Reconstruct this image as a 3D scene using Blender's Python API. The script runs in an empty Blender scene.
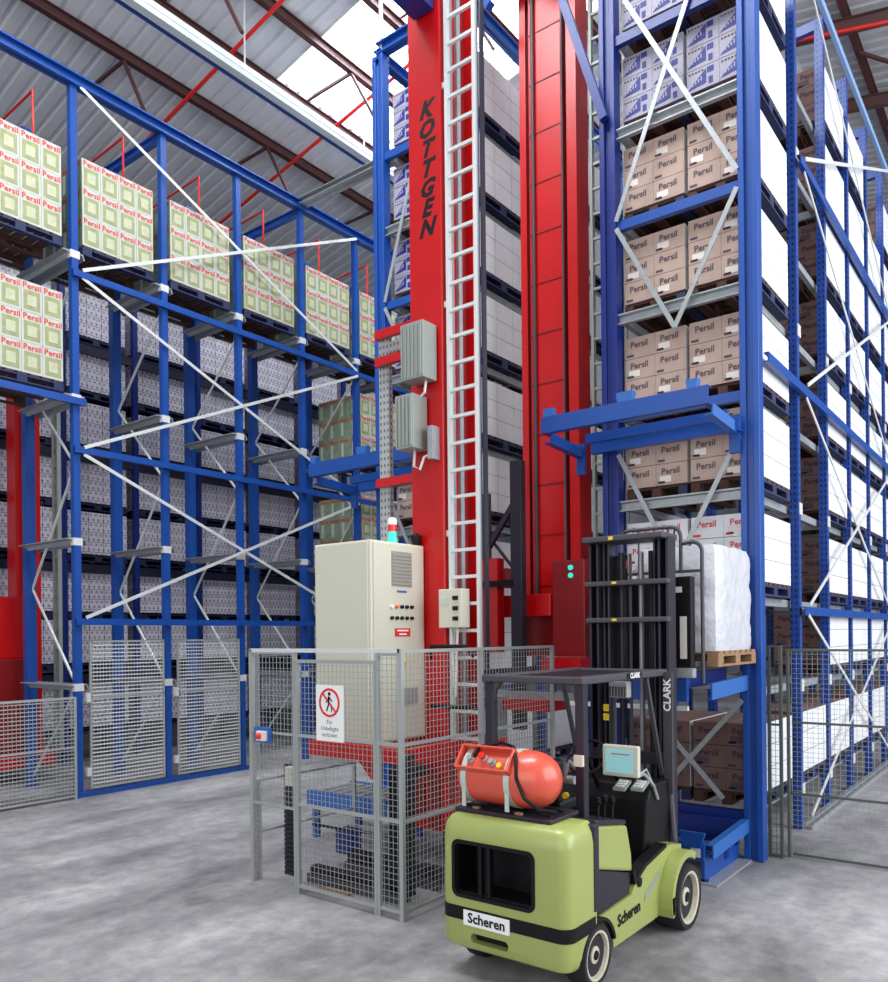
import bpy, bmesh, math, random
from mathutils import Vector, Matrix
random.seed(7)
sc = bpy.context.scene
COL = sc.collection
PI = math.pi
rad = math.radians

# ---------------------------------------------------------------- camera
YAW, ROLL = rad(37.6), 0.010
cd = bpy.data.cameras.new('camera'); cam = bpy.data.objects.new('camera', cd); COL.objects.link(cam)
cam.location = (0, 0, 2.3)
cam.rotation_mode = 'QUATERNION'
fwd = Vector((-math.sin(YAW), math.cos(YAW), 0)); rgt = Vector((math.cos(YAW), math.sin(YAW), 0)); up = Vector((0, 0, 1))
m3 = Matrix((rgt, up, -fwd)).transposed()
cam.rotation_quaternion = (m3 @ Matrix.Rotation(-ROLL, 3, 'Z')).to_quaternion()
cd.sensor_fit = 'HORIZONTAL'; cd.sensor_width = 36.0
cd.lens = 36.0 * 805 / 888
cd.shift_y = (636 - 491) / 888
cd.clip_end = 200
sc.camera = cam

# ---------------------------------------------------------------- world, lights, exposure
sc.view_settings.view_transform = 'Standard'; sc.view_settings.look = 'None'
sc.view_settings.gamma = 1; sc.view_settings.use_curve_mapping = False
sc.view_settings.exposure = -0.12
w = bpy.data.worlds.new('sky'); sc.world = w; w.use_nodes = True
bg = w.node_tree.nodes['Background']; bg.inputs[0].default_value = (0.80, 0.88, 1.0, 1); bg.inputs[1].default_value = 0.72

def area(name, loc, target, sx, sy, power, color=(1, 1, 1)):
    l = bpy.data.lights.new(name, 'AREA'); l.shape = 'RECTANGLE'; l.size = sx; l.size_y = sy; l.energy = power; l.color = color
    o = bpy.data.objects.new(name, l); COL.objects.link(o); o.location = loc
    o.rotation_euler = (Vector(target) - Vector(loc)).to_track_quat('-Z', 'Y').to_euler()
    return o
area('window_light_right', (9, 11, 7.5), (-3, 12, 5), 18, 10, 3000, (0.96, 0.98, 1.0))  # unseen area lamp, assumed as daylight from the right; no window built
area('window_light_front', (-2, -9, 6.5), (-6, 8, 4.5), 16, 9, 950, (1.0, 0.98, 0.95))  # unseen fill lamp added behind the camera
area('skylight_daylight', (-9.0, 12.2, 15.2), (-9.0, 12.2, 0), 6, 3.2, 1900, (0.93, 0.97, 1.0))
area('skylight_daylight_near', (-5.5, 4.0, 14.0), (-6.5, 5.5, 0), 7, 3.0, 1500, (0.95, 0.98, 1.0))  # unseen overhead lamp added under an assumed second skylight

# ---------------------------------------------------------------- materials
MATS = {}
def mat(name, col, rough=.5, metal=0.0, noise=None, bump=0.0, nscale=20, spec=.5, emit=None, coat=0):
    m = bpy.data.materials.new(name); m.use_nodes = True; nt = m.node_tree; b = nt.nodes['Principled BSDF']
    b.inputs['Base Color'].default_value = (*col, 1); b.inputs['Roughness'].default_value = rough
    b.inputs['Metallic'].default_value = metal; b.inputs['Specular IOR Level'].default_value = spec
    if coat: b.inputs['Coat Weight'].default_value = coat; b.inputs['Coat Roughness'].default_value = .1
    if noise or bump:
        tc = nt.nodes.new('ShaderNodeTexCoord'); nz = nt.nodes.new('ShaderNodeTexNoise'); nz.inputs['Scale'].default_value = nscale
        nz.inputs['Detail'].default_value = 4
        nt.links.new(tc.outputs['Object'], nz.inputs['Vector'])
        if noise:
            r = nt.nodes.new('ShaderNodeMix'); r.data_type = 'RGBA'
            r.inputs['A'].default_value = (*col, 1); r.inputs['B'].default_value = (*noise, 1)
            nt.links.new(nz.outputs['Fac'], r.inputs['Factor']); nt.links.new(r.outputs['Result'], b.inputs['Base Color'])
        if bump:
            bp = nt.nodes.new('ShaderNodeBump'); bp.inputs['Strength'].default_value = bump; bp.inputs['Distance'].default_value = .02
            nt.links.new(nz.outputs['Fac'], bp.inputs['Height']); nt.links.new(bp.outputs['Normal'], b.inputs['Normal'])
    if emit: b.inputs['Emission Color'].default_value = (*emit[:3], 1); b.inputs['Emission Strength'].default_value = emit[3]
    MATS[name] = m; return m
def S(r, g, b):
    f = lambda c: (c / 255 / 12.92) if c <= 10 else (((c / 255) + .055) / 1.055) ** 2.4
    return (f(r), f(g), f(b))
mat('blue', S(22, 76, 158), .36, noise=S(18, 66, 144), nscale=3)
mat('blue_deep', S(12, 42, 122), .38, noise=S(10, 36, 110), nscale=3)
mat('blue_light', S(132, 166, 214), .45)  # rack blue lightened to paint glare on the right rack's top beam
mat('navy', S(14, 20, 48), .5)
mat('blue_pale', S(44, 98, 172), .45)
mat('galv', S(176, 180, 182), .42, .35, noise=S(140, 146, 150), nscale=14)
mat('galv_white', S(214, 216, 214), .4, .15)
mat('galv_fence', S(168, 172, 170), .45, .3)
mat('fence_dark', S(84, 92, 88), .5, .3)
mat('red', S(200, 10, 14), .30, noise=S(178, 6, 10), nscale=4)
mat('red_dark', S(128, 6, 12), .4)
mat('red_pipe', S(214, 30, 26), .4)
mat('black', S(13, 11, 16), .5, spec=.25)
mat('black_metal', S(40, 34, 48), .42, .2)
mat('char', S(70, 68, 74), .5, .2)
mat('rubber', S(30, 30, 34), .8)
mat('lime', S(160, 170, 94), .36, noise=S(150, 160, 88), nscale=3, coat=.25)
mat('cream_rim', S(214, 208, 186), .5, noise=S(170, 160, 140), nscale=25)
mat('tank', S(214, 84, 64), .35, coat=.3)
mat('strap', S(196, 212, 200), .4, .3)
mat('cabinet', S(206, 204, 186), .45)
mat('cabinet_vent', S(150, 146, 138), .6)
mat('white', S(240, 240, 238), .5)
mat('greybox', S(150, 156, 150), .45, .2)
mat('yellow', S(236, 200, 40), .5)
mat('orange', S(240, 110, 20), .4)
mat('green_lamp', S(40, 190, 170), .3, emit=(*S(60, 220, 200), .8))
mat('lamp_red', S(220, 40, 20), .3)
mat('screen', S(130, 180, 184), .3, emit=(*S(150, 200, 204), .45))
mat('screen_line', S(190, 60, 60), .4)
mat('wood', S(166, 132, 96), .75, noise=S(116, 84, 58), nscale=9)
mat('wood_dark', S(92, 58, 46), .8, noise=S(52, 32, 30), nscale=9)
mat('pallet_blue', S(26, 42, 96), .6, noise=S(16, 24, 52), nscale=9)
mat('wrap', S(212, 212, 218), .35, bump=1.0, nscale=9, noise=S(184, 186, 194))
mat('white_side', S(236, 236, 236), .5, noise=S(205, 208, 214), nscale=3)  # white cartons; also strong side light painted on +x faces of other cartons
mat('tan', S(192, 168, 154), .75, noise=S(164, 138, 126), nscale=6)
mat('brown_carton', S(128, 100, 92), .75, noise=S(104, 78, 74), nscale=6)  # brown lowest tier; also tan carton fronts with shade in the colour
mat('brown_print', S(70, 52, 60), .8)
mat('tan_print', S(84, 72, 84), .8)
mat('paper_patch', S(222, 214, 206), .6)
mat('cream_carton', S(200, 203, 194), .45, noise=S(176, 184, 172), nscale=5)
mat('olive', S(118, 132, 104), .5, noise=S(176, 176, 120), nscale=11)
mat('pale_green', S(204, 206, 184), .5, noise=S(170, 172, 130), nscale=14)
mat('green_side', S(160, 178, 150), .6, noise=S(84, 106, 84), nscale=10)
mat('red_print', S(216, 40, 40), .5)
mat('box_white', S(164, 160, 174), .6, noise=S(136, 132, 152), nscale=30)
mat('box_blue', S(26, 34, 118), .6)
mat('purlin', S(84, 50, 50), .55)
mat('rafter', S(98, 68, 66), .55)
mat('roof_sheet', S(226, 228, 232), .5, .05, noise=S(206, 208, 214), nscale=2)
mat('trunk_light', S(214, 220, 222), .5)
mat('wall', S(120, 122, 130), .8, noise=S(96, 98, 108), nscale=1)

def floor_mat():
    m = bpy.data.materials.new('concrete_floor'); m.use_nodes = True; nt = m.node_tree; b = nt.nodes['Principled BSDF']; N = nt.nodes.new; L = nt.links.new
    tc = N('ShaderNodeTexCoord'); mp = N('ShaderNodeMapping'); mp.inputs['Scale'].default_value = (1, .45, 1); mp.inputs['Rotation'].default_value = (0, 0, .6)
    L(tc.outputs['Object'], mp.inputs['Vector'])
    n1 = N('ShaderNodeTexNoise'); n1.inputs['Scale'].default_value = .9; n1.inputs['Detail'].default_value = 7; n1.inputs['Roughness'].default_value = .62
    n2 = N('ShaderNodeTexNoise'); n2.inputs['Scale'].default_value = 5; n2.inputs['Detail'].default_value = 8; n2.inputs['Roughness'].default_value = .7
    L(mp.outputs['Vector'], n1.inputs['Vector']); L(tc.outputs['Object'], n2.inputs['Vector'])
    r1 = N('ShaderNodeValToRGB'); e = r1.color_ramp.elements
    e[0].position = .36; e[0].color = (*S(112, 110, 112), 1); e[1].position = .66; e[1].color = (*S(180, 177, 178), 1)
    L(n1.outputs['Fac'], r1.inputs['Fac'])
    r2 = N('ShaderNodeValToRGB'); e = r2.color_ramp.elements
    e[0].position = .34; e[0].color = (.70, .70, .72, 1); e[1].position = .66; e[1].color = (1.12, 1.12, 1.1, 1)
    L(n2.outputs['Fac'], r2.inputs['Fac'])
    mx = N('ShaderNodeMix'); mx.data_type = 'RGBA'; mx.blend_type = 'MULTIPLY'; mx.inputs['Factor'].default_value = 1
    L(r1.outputs['Color'], mx.inputs['A']); L(r2.outputs['Color'], mx.inputs['B']); L(mx.outputs['Result'], b.inputs['Base Color'])
    rr = N('ShaderNodeMapRange'); rr.inputs['To Min'].default_value = .45; rr.inputs['To Max'].default_value = .75
    L(n2.outputs['Fac'], rr.inputs['Value']); L(rr.outputs['Result'], b.inputs['Roughness'])
    MATS['floor'] = m
floor_mat()

def perf_mat(name, col, dark):        # blue upright with punched holes
    m = bpy.data.materials.new(name); m.use_nodes = True; nt = m.node_tree; b = nt.nodes['Principled BSDF']; N = nt.nodes.new; L = nt.links.new
    tc = N('ShaderNodeTexCoord'); sp = N('ShaderNodeSeparateXYZ'); L(tc.outputs['Object'], sp.inputs[0])
    def wave(src, f, thr):
        a = N('ShaderNodeMath'); a.operation = 'MULTIPLY'; a.inputs[1].default_value = f; L(src, a.inputs[0])
        s = N('ShaderNodeMath'); s.operation = 'SINE'; L(a.outputs[0], s.inputs[0])
        g = N('ShaderNodeMath'); g.operation = 'GREATER_THAN'; g.inputs[1].default_value = thr; L(s.outputs[0], g.inputs[0]); return g.outputs[0]
    ad = N('ShaderNodeMath'); L(sp.outputs[0], ad.inputs[0]); L(sp.outputs[1], ad.inputs[1])
    z = wave(sp.outputs[2], 2 * PI / .075, .2); x = wave(ad.outputs[0], 2 * PI / .05, .2)
    mu = N('ShaderNodeMath'); mu.operation = 'MULTIPLY'; L(z, mu.inputs[0]); L(x, mu.inputs[1])
    mx = N('ShaderNodeMix'); mx.data_type = 'RGBA'; mx.inputs['A'].default_value = (*col, 1); mx.inputs['B'].default_value = (*dark, 1)
    L(mu.outputs[0], mx.inputs['Factor']); L(mx.outputs['Result'], b.inputs['Base Color']); b.inputs['Roughness'].default_value = .4
    MATS[name] = m
perf_mat('blue_perf', S(22, 70, 156), S(12, 20, 60))
perf_mat('galv_perf', S(170, 174, 174), S(96, 100, 100))

def grey_load_mat():                  # pale cartons with rows of small grey-violet marks
    m = bpy.data.materials.new('grey_carton'); m.use_nodes = True; nt = m.node_tree; b = nt.nodes['Principled BSDF']; N = nt.nodes.new; L = nt.links.new
    tc = N('ShaderNodeTexCoord'); sp = N('ShaderNodeSeparateXYZ'); L(tc.outputs['Object'], sp.inputs[0])
    ad = N('ShaderNodeMath'); L(sp.outputs[0], ad.inputs[0]); L(sp.outputs[1], ad.inputs[1])
    cb = N('ShaderNodeCombineXYZ'); L(ad.outputs[0], cb.inputs[0]); L(sp.outputs[2], cb.inputs[1])
    br = N('ShaderNodeTexBrick'); br.inputs['Scale'].default_value = 1; br.inputs['Brick Width'].default_value = .3; br.inputs['Row Height'].default_value = .19
    br.inputs['Mortar Size'].default_value = .006; br.inputs['Color1'].default_value = (*S(226, 222, 232), 1); br.inputs['Color2'].default_value = (*S(212, 208, 220), 1)
    br.inputs['Mortar'].default_value = (*S(110, 104, 120), 1); br.offset = 0
    b2 = N('ShaderNodeTexBrick'); b2.inputs['Scale'].default_value = 1; b2.inputs['Brick Width'].default_value = .1; b2.inputs['Row Height'].default_value = .095
    b2.inputs['Mortar Size'].default_value = .028; b2.inputs['Color1'].default_value = (*S(140, 128, 150), 1); b2.inputs['Color2'].default_value = (*S(170, 160, 176), 1)
    b2.inputs['Mortar'].default_value = (1, 1, 1, 1); b2.offset = .5
    L(cb.outputs[0], br.inputs['Vector']); L(cb.outputs[0], b2.inputs['Vector'])
    mx = N('ShaderNodeMix'); mx.data_type = 'RGBA'; mx.blend_type = 'MULTIPLY'; mx.inputs['Factor'].default_value = .8
    L(br.outputs['Color'], mx.inputs['A']); L(b2.outputs['Color'], mx.inputs['B']); L(mx.outputs['Result'], b.inputs['Base Color']); b.inputs['Roughness'].default_value = .5
    MATS['grey_carton'] = m
grey_load_mat()
def pane_mat():
    m = bpy.data.materials.new('skylight_pane'); m.use_nodes = True; nt = m.node_tree; N = nt.nodes.new; L = nt.links.new
    out = nt.nodes['Material Output']; t = N('ShaderNodeBsdfTranslucent'); t.inputs[0].default_value = (.95, .97, 1, 1)
    p = N('ShaderNodeBsdfTransparent'); p.inputs[0].default_value = (.95, .97, 1, 1)
    mx = N('ShaderNodeMixShader'); mx.inputs[0].default_value = .6; L(t.outputs[0], mx.inputs[1]); L(p.outputs[0], mx.inputs[2]); L(mx.outputs[0], out.inputs[0])
    MATS['pane'] = m
pane_mat()

# ---------------------------------------------------------------- mesh helpers
class MB:
    def __init__(s): s.v = []; s.f = []; s.mi = []
    def add(s, vs, fs, mi=0):
        o = len(s.v); s.v += [tuple(v) for v in vs]
        for f in fs: s.f.append([i + o for i in f]); s.mi.append(mi)
    def box(s, x0, x1, y0, y1, z0, z1, mi=0, px=None, my=None):
        vs = [(x0,y0,z0),(x1,y0,z0),(x1,y1,z0),(x0,y1,z0),(x0,y0,z1),(x1,y0,z1),(x1,y1,z1),(x0,y1,z1)]
        fs = [(0,3,2,1),(4,5,6,7),(2,3,7,6),(3,0,4,7)]
        s.add(vs, fs, mi); o = len(s.v) - 8
        s.f.append([o+1,o+2,o+6,o+5]); s.mi.append(mi if px is None else px)
        s.f.append([o,o+1,o+5,o+4]); s.mi.append(mi if my is None else my)
        return s
    def prof(s, a, b, poly, upv=(0,0,1), mi=0):      # extrude a 2d outline (u sideways, v up) from a to b
        a = Vector(a); b = Vector(b); d = (b - a).normalized(); u_ = Vector(upv)
        if abs(d.dot(u_)) > .98: u_ = Vector((0, 1, 0))
        side = d.cross(u_).normalized(); vv = side.cross(d).normalized()
        n = len(poly); vs = [a + side*p[0] + vv*p[1] for p in poly] + [b + side*p[0] + vv*p[1] for p in poly]
        fs = [(i, (i+1) % n, n + (i+1) % n, n + i) for i in range(n)]
        s.add(vs, fs + [tuple(range(n-1, -1, -1)), tuple(range(n, 2*n))], mi); return s
    def bar(s, a, b, w_, h_, upv=(0,0,1), mi=0):
        return s.prof(a, b, [(-w_/2,-h_/2),(w_/2,-h_/2),(w_/2,h_/2),(-w_/2,h_/2)], upv, mi)
    def ibeam(s, a, b, w_, h_, t=.015, upv=(0,0,1), mi=0):
        s.bar(a, b, t, h_, upv, mi)
        uu = Vector(upv).normalized() * (h_/2 - t/2)
        for k in (-1, 1): s.bar(Vector(a) + uu*k, Vector(b) + uu*k, w_, t, upv, mi)
        return s
    def chan(s, a, b, w_, h_, t=.02, upv=(0,0,1), mi=0):   # C channel, web at +u side
        W, H = w_/2, h_/2
        return s.prof(a, b, [(-W,-H),(W,-H),(W,H),(-W,H),(-W,H-t),(W-t,H-t),(W-t,-H+t),(-W,-H+t)], upv, mi)
    def tube(s, pts, r, n=8, mi=0):
        pts = [Vector(p) for p in pts]; rings = []
        ref = Vector((0,0,1))
        for i, p in enumerate(pts):
            d = (pts[min(i+1, len(pts)-1)] - pts[max(i-1, 0)]).normalized()
            if abs(d.dot(ref)) > .95: ref = Vector((1,0,0)) if abs(d.x) < .9 else Vector((0,1,0))
            a = d.cross(ref).normalized(); b = d.cross(a)
            rings.append([p + (a*math.cos(2*PI*k/n) + b*math.sin(2*PI*k/n))*r for k in range(n)])
        vs = [v for rg in rings for v in rg]; fs = []
        for i in range(len(pts)-1):
            for k in range(n): fs.append((i*n+k, i*n+(k+1)%n, (i+1)*n+(k+1)%n, (i+1)*n+k))
        fs += [tuple(range(n-1,-1,-1)), tuple(range((len(pts)-1)*n, len(pts)*n))]
        s.add(vs, fs, mi); return s
    def lathe(s, c, axis, prof_, n=32, mi=0):            # prof_: (distance along axis, radius)
        c = Vector(c); ax = Vector(axis).normalized(); ref = Vector((0,0,1)) if abs(ax.z) < .9 else Vector((1,0,0))
        a = ax.cross(ref).normalized(); b = ax.cross(a); vs = []
        for t, r in prof_:
            for k in range(n): vs.append(c + ax*t + (a*math.cos(2*PI*k/n) + b*math.sin(2*PI*k/n))*r)
        fs = []
        for i in range(len(prof_)-1):
            for k in range(n): fs.append((i*n+k, i*n+(k+1)%n, (i+1)*n+(k+1)%n, (i+1)*n+k))
        fs += [tuple(range(n-1,-1,-1)), tuple(range((len(prof_)-1)*n, len(prof_)*n))]
        s.add(vs, fs, mi); return s
    def prism(s, poly, ax, a0, a1, mi=0):               # poly in the other two axes; ax 0: (y,z) 1: (x,z) 2: (x,y)
        def P(p, a): return {0: (a, p[0], p[1]), 1: (p[0], a, p[1]), 2: (p[0], p[1], a)}[ax]
        n = len(poly); vs = [P(p, a0) for p in poly] + [P(p, a1) for p in poly]
        s.add(vs, [(i, (i+1)%n, n+(i+1)%n, n+i) for i in range(n)] + [tuple(range(n-1,-1,-1)), tuple(range(n,2*n))], mi); return s
    def grid(s, o, du, dv, nu, nv, r, r2=None, mi=0):      # wire mesh in a rectangle spanned by du, dv
        o, du, dv = Vector(o), Vector(du), Vector(dv); r2 = r2 or r
        nn = du.cross(dv).normalized()
        for i in range(nv + 1):
            p = o + dv * (i / nv); s.bar(p, p + du, r*2, r*2, nn, mi)
        for i in range(nu + 1):
            p = o + du * (i / nu); s.bar(p, p + dv, r2*2, r2*2, nn, mi)
        return s
    def text(s, txt, M, mi=0, bold=.0, shear=0.0, size=1.0):
        vs, fs = text_geo(txt, bold, shear); s.add([M @ (Vector(v) * size) for v in vs], fs, mi); return s

_tg = {}
def text_geo(txt, bold, shear):
    k = (txt, bold, shear)
    if k not in _tg:
        c = bpy.data.curves.new('t', 'FONT'); c.body = txt; c.size = 1; c.offset = bold; c.shear = shear; c.resolution_u = 2
        c.align_x = 'CENTER'; c.align_y = 'CENTER'; c.extrude = .004
        o = bpy.data.objects.new('t', c); COL.objects.link(o)
        me = bpy.data.meshes.new_from_object(o.evaluated_get(bpy.context.evaluated_depsgraph_get()))
        _tg[k] = ([tuple(v.co) for v in me.vertices], [tuple(p.vertices) for p in me.polygons])
        bpy.data.objects.remove(o); bpy.data.meshes.remove(me)
    return _tg[k]
def face_m(loc, facing, spin=0):     # matrix: text x/y onto a wall facing -y, +x ...
    R = {'-y': Matrix.Rotation(PI/2, 4, 'X'), '+x': Matrix.Rotation(PI/2, 4, 'Z') @ Matrix.Rotation(PI/2, 4, 'X')}[facing]
    return Matrix.Translation(loc) @ R @ Matrix.Rotation(spin, 4, 'Z')

def build(name, mb, mats, parent=None, bevel=0, smooth=False, origin=None):
    if isinstance(mats, str): mats = [mats]
    off = Vector(parent['_o']) if parent is not None else Vector(origin or (0, 0, 0))
    me = bpy.data.meshes.new(name); me.from_pydata([tuple(Vector(v) - off) for v in mb.v], [], mb.f); me.update()
    for m in mats: me.materials.append(MATS[m])
    if len(mats) > 1: me.polygons.foreach_set('material_index', mb.mi)
    bm = bmesh.new(); bm.from_mesh(me); bmesh.ops.recalc_face_normals(bm, faces=bm.faces); bm.to_mesh(me); bm.free()
    if smooth:
        me.polygons.foreach_set('use_smooth', [True] * len(me.polygons))
        me.set_sharp_from_angle(angle=rad(35))
    o = bpy.data.objects.new(name, me); COL.objects.link(o); o['_o'] = tuple(off)
    if parent is not None: o.parent = parent
    else: o.location = off
    if parent is not None and parent.type == 'MESH': pass
    if bevel:
        md = o.modifiers.new('bevel', 'BEVEL'); md.width = bevel; md.segments = 2; md.limit_method = 'ANGLE'; md.angle_limit = rad(40)
    return o
def thing(name, label, cat, loc=(0, 0, 0), group=None):
    o = bpy.data.objects.new(name, None); COL.objects.link(o); o.location = loc; o['_o'] = tuple(loc); o.empty_display_size = .2
    o['label'] = label; o['category'] = cat
    if group: o['group'] = group
    return o
def tag(o, label, cat, group=None):
    o['label'] = label; o['category'] = cat
    if group: o['group'] = group
    return o
def struct(name, mb, m, **k):
    o = build(name, mb, m, **k); o['kind'] = 'structure'; return o
KIDS = {}
def copy_thing(root, loc, label, group=None):
    r = root.copy(); COL.objects.link(r); r.location = loc; r['label'] = label; r['_o'] = tuple(loc)
    if group: r['group'] = group
    for ch in KIDS[root.name]:
        c = ch.copy(); COL.objects.link(c); c.parent = r
    return r
def boolean(o, cutters):
    for c in cutters:
        md = o.modifiers.new('cut', 'BOOLEAN'); md.operation = 'DIFFERENCE'; md.object = c; md.solver = 'EXACT'
    bpy.context.view_layer.update()
    me = bpy.data.meshes.new_from_object(o.evaluated_get(bpy.context.evaluated_depsgraph_get()))
    o.modifiers.clear(); o.data = me
    for c in cutters: bpy.data.objects.remove(c)

# ---------------------------------------------------------------- structure: floor, roof, walls
struct('floor', MB().box(-24, 12, -8, 34, -.2, 0), 'floor')
struct('wall_left', MB().box(-24.2, -24, -8, 34, -.2, 11.2), 'wall')
struct('wall_back', MB().box(-24, 12, 34, 34.2, -.2, 15), 'wall')
RX, RZ, SL = -4.5, 14.8, .2
def roofz(x): return RZ - SL * abs(x - RX)
SKY = (-12.15, -5.0, 10.6, 14.2)
def corr(mb, xa, xb, y0, y1):        # trapezoid sheet, ribs along x
    n = round((y1 - y0) / .3); p = (y1 - y0) / n; vs = []; t = .045
    pr = []
    for i in range(n): b = y0 + i*p; pr += [(b, 0), (b + p*.62, 0), (b + p*.74, t), (b + p*.9, t)]
    pr.append((y1, 0))
    for y, h in pr: vs += [(xa, y, roofz(xa)+h), (xb, y, roofz(xb)+h)]
    mb.add(vs, [(2*i, 2*i+2, 2*i+3, 2*i+1) for i in range(len(pr)-1)])
rm = MB()
corr(rm, -24.2, SKY[0], -8, 34); corr(rm, SKY[0], SKY[1], -8, 1.6); corr(rm, SKY[0], SKY[1], 5.2, SKY[2]); corr(rm, SKY[0], SKY[1], SKY[3], 34); corr(rm, SKY[1], RX, -8, 34)
corr(rm, RX, 12, -8, 34)
struct('ceiling', rm, 'roof_sheet')
for i, (a, b) in enumerate(((SKY[2], SKY[3]), (1.6, 5.2))):  # second pane, nearer the camera, is an assumed skylight out of view
    pm = MB(); corr(pm, SKY[0], SKY[1], a, b); struct('window_%d' % (i+1), pm, 'pane')
def roof_point(x, y, d=0): return (x, y, roofz(x) - d)
n = 0
for x in (-13.45, -12.2, -10.95, -9.7, -8.45, -7.2, -5.2, -3.3, -.8, 1.8, 4.6):
    n += 1
    struct('trim_%d' % n, MB().ibeam(roof_point(x, -8, .1), roof_point(x, 34, .1), .12, .19), 'purlin')
for y in (17.45, 20.3, 27.0):
    n += 1
    b = MB().ibeam(roof_point(RX, y, .34), roof_point(12, y, .34), .16, .26)
    b.ibeam(roof_point(RX, y, .34), roof_point(-7, y, .34), .16, .26)
    struct('trim_%d' % n, b, 'rafter')
b = MB()
for y in (-1.5, 1.75, 4.9, 8.1, 11.42, 14.75, 18, 21.3):        # thin knee rods under the second purlin
    for x in (-13.45, -10.95, -8.45):
        z = roofz(x) - .2
        b.bar((x, y, z), (x - 2.6, y, z - .03), .05, .05); b.bar((x, y, z), (x + .85, y, z - 1.55), .05, .05)
for y in (18.6, 21.8): b.bar((-3.3, y, roofz(-3.3)-.2), (-1.6, y+2.0, roofz(-1.6)-.2), .06, .06)
n += 1; struct('trim_%d' % n, b, 'purlin')
# suspended light trunking and sprinkler pipes
t = thing('light_trunking', 'long white light trunking hanging under the roof sheets above the left rack', 'light fitting', (-11.2, 10, 12))
build('trunk', MB().box(-11.30, -11.02, -2, 26, 12.02, 12.12), 'trunk_light', t)
build('diffuser', MB().prism([(-11.24, 12.02), (-11.03, 12.02), (-11.05, 11.94), (-11.20, 11.94)], 1, -2, 26), 'trunk_light', t)
build('edge_strip', MB().box(-11.31, -11.25, -2, 26, 11.96, 12.02), 'blue', t)
b = MB()
for y in range(0, 26, 3): b.bar((-11.16, y, 12.12), (-11.16, y, roofz(-11.16)), .02, .02)
build('hanger_rod', b, 'trunk_light', t)
for i, (y, q) in enumerate(((9.25, 'nearer'), (11.9, 'farther'))):
    o = build('sprinkler_pipe', MB().tube([(-17.5, y, 11.75), (-8.0, y, 13.65)], .035), 'red_pipe', origin=(-12, y, 12.8))
    tag(o, 'sloping red sprinkler pipe under the left roof, the %s of the two' % q, 'pipe')
o = build('sprinkler_pipe', MB().tube([(-4.2, 17.2, 14.2), (5, 17.6, 12.2)], .04), 'red_pipe', origin=(0, 17.4, 13)); tag(o, 'red sprinkler pipe under the roof beams at upper right', 'pipe')
o = build('sprinkler_pipe', MB().tube([(-2.9, 24.0, 11.9), (5, 24.0, 10.8)], .04), 'red_pipe', origin=(0, 24, 11.4)); tag(o, 'far red sprinkler pipe behind the right rack, lower than the first', 'pipe')

# ---------------------------------------------------------------- pallets and loads
TIER = [.50, 1.72, 2.69, 3.79, 4.78, 5.88, 6.92, 7.95, 8.99]
def pallet_mb(wx, wy, base=(0, 0, 0)):     # centred in x, y; bottom at z
    mb = MB(); X, Y, Z = base
    n_ = 7
    for i in range(n_):
        y = Y - wy/2 + (i + .5) * wy / n_; mb.box(X-wx/2, X+wx/2, y - wy/n_*.36, y + wy/n_*.36, Z+.115, Z+.14)
    for x in (-wx/2 + .05, 0, wx/2 - .05):
        q = 1 if x > .1 else 0
        mb.box(X+x-.05, X+x+.05, Y-wy/2, Y+wy/2, Z+.092, Z+.115, q)
        mb.box(X+x-.05, X+x+.05, Y-wy/2, Y+wy/2, Z, Z+.02, q)
        for y in (-wy/2 + .07, 0, wy/2 - .07): mb.box(X+x-.05, X+x+.05, Y+y-.07, Y+y+.07, Z+.02, Z+.092, q)
    return mb
def quad_y(mb, x0, x1, z0, z1, y, mi): mb.box(x0, x1, y-.003, y, z0, z1, mi)       # print on a face towards -y
def quad_x(mb, y0, y1, z0, z1, x, mi): mb.box(x, x+.003, y0, y1, z0, z1, mi)       # print on a face towards +x
def proto(name, label, cat, wx, wy, pal, stack, mats, loc, group, wrapm=None):
    t = thing(name, label, cat, loc, group); k = []
    p = pallet_mb(wx, wy, loc); k.append(build('pallet', p, [pal, 'pallet_blue'], t))
    s_ = MB(); stack(s_, *loc); 
    k.append(build('carton_stack' if name != 'wrapped_load' else 'wrapped_stack', s_, mats, t, bevel=.03 if name == 'wrapped_load' else 0))
    KIDS[t.name] = k; return t
# detergent cartons with red writing, as on the left rack (four along y, three high)
def st_red(mb, X, Y, Z, nx=2, ny=4, nz=3, w=.292, h=.425):
    d = 1.24 / nx
    for k in range(nz):
        z0 = Z + .145 + k*(h + .004)
        for j in range(ny):
            y0 = Y - ny*w/2 + j*w
            for i in range(nx):
                x0 = X - .62 + i*d; mb.box(x0, x0 + d - .004, y0, y0 + w - .005, z0, z0 + h, 0, None, 3 if j == 0 else None)
            if True:
                xf = X + .62 - .004
                quad_x(mb, y0+.03, y0+w-.035, z0+.035, z0+.30, xf, 1); quad_x(mb, y0+.08, y0+w-.085, z0+.09, z0+.24, xf+.003, 2)
                mb.text('Persil', face_m((xf+.004, y0 + w/2, z0 + .36), '+x'), 4, .015, 0, .118)
        for i in range(nx*2):
            x0 = X - .62 + (i+.5)*d/2
            quad_y(mb, x0-.1, x0-.03, z0+.05, z0+.33, Y - ny*w/2, 0); 
            mb.text('Persil', face_m((x0, Y - ny*w/2 - .004, z0 + .37), '-y'), 4, .015, 0, .105)
red_mats = ['cream_carton', 'olive', 'pale_green', 'green_side', 'red_print']
def st_grey(mb, X, Y, Z, h=.80): 
    for i in range(2):
        for j in range(4):
            mb.box(X-.5+i*.5, X-.004+i*.5, Y-.6+j*.3, Y-.305+j*.3+.3*0, Z+.145, Z+.145+h)
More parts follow.
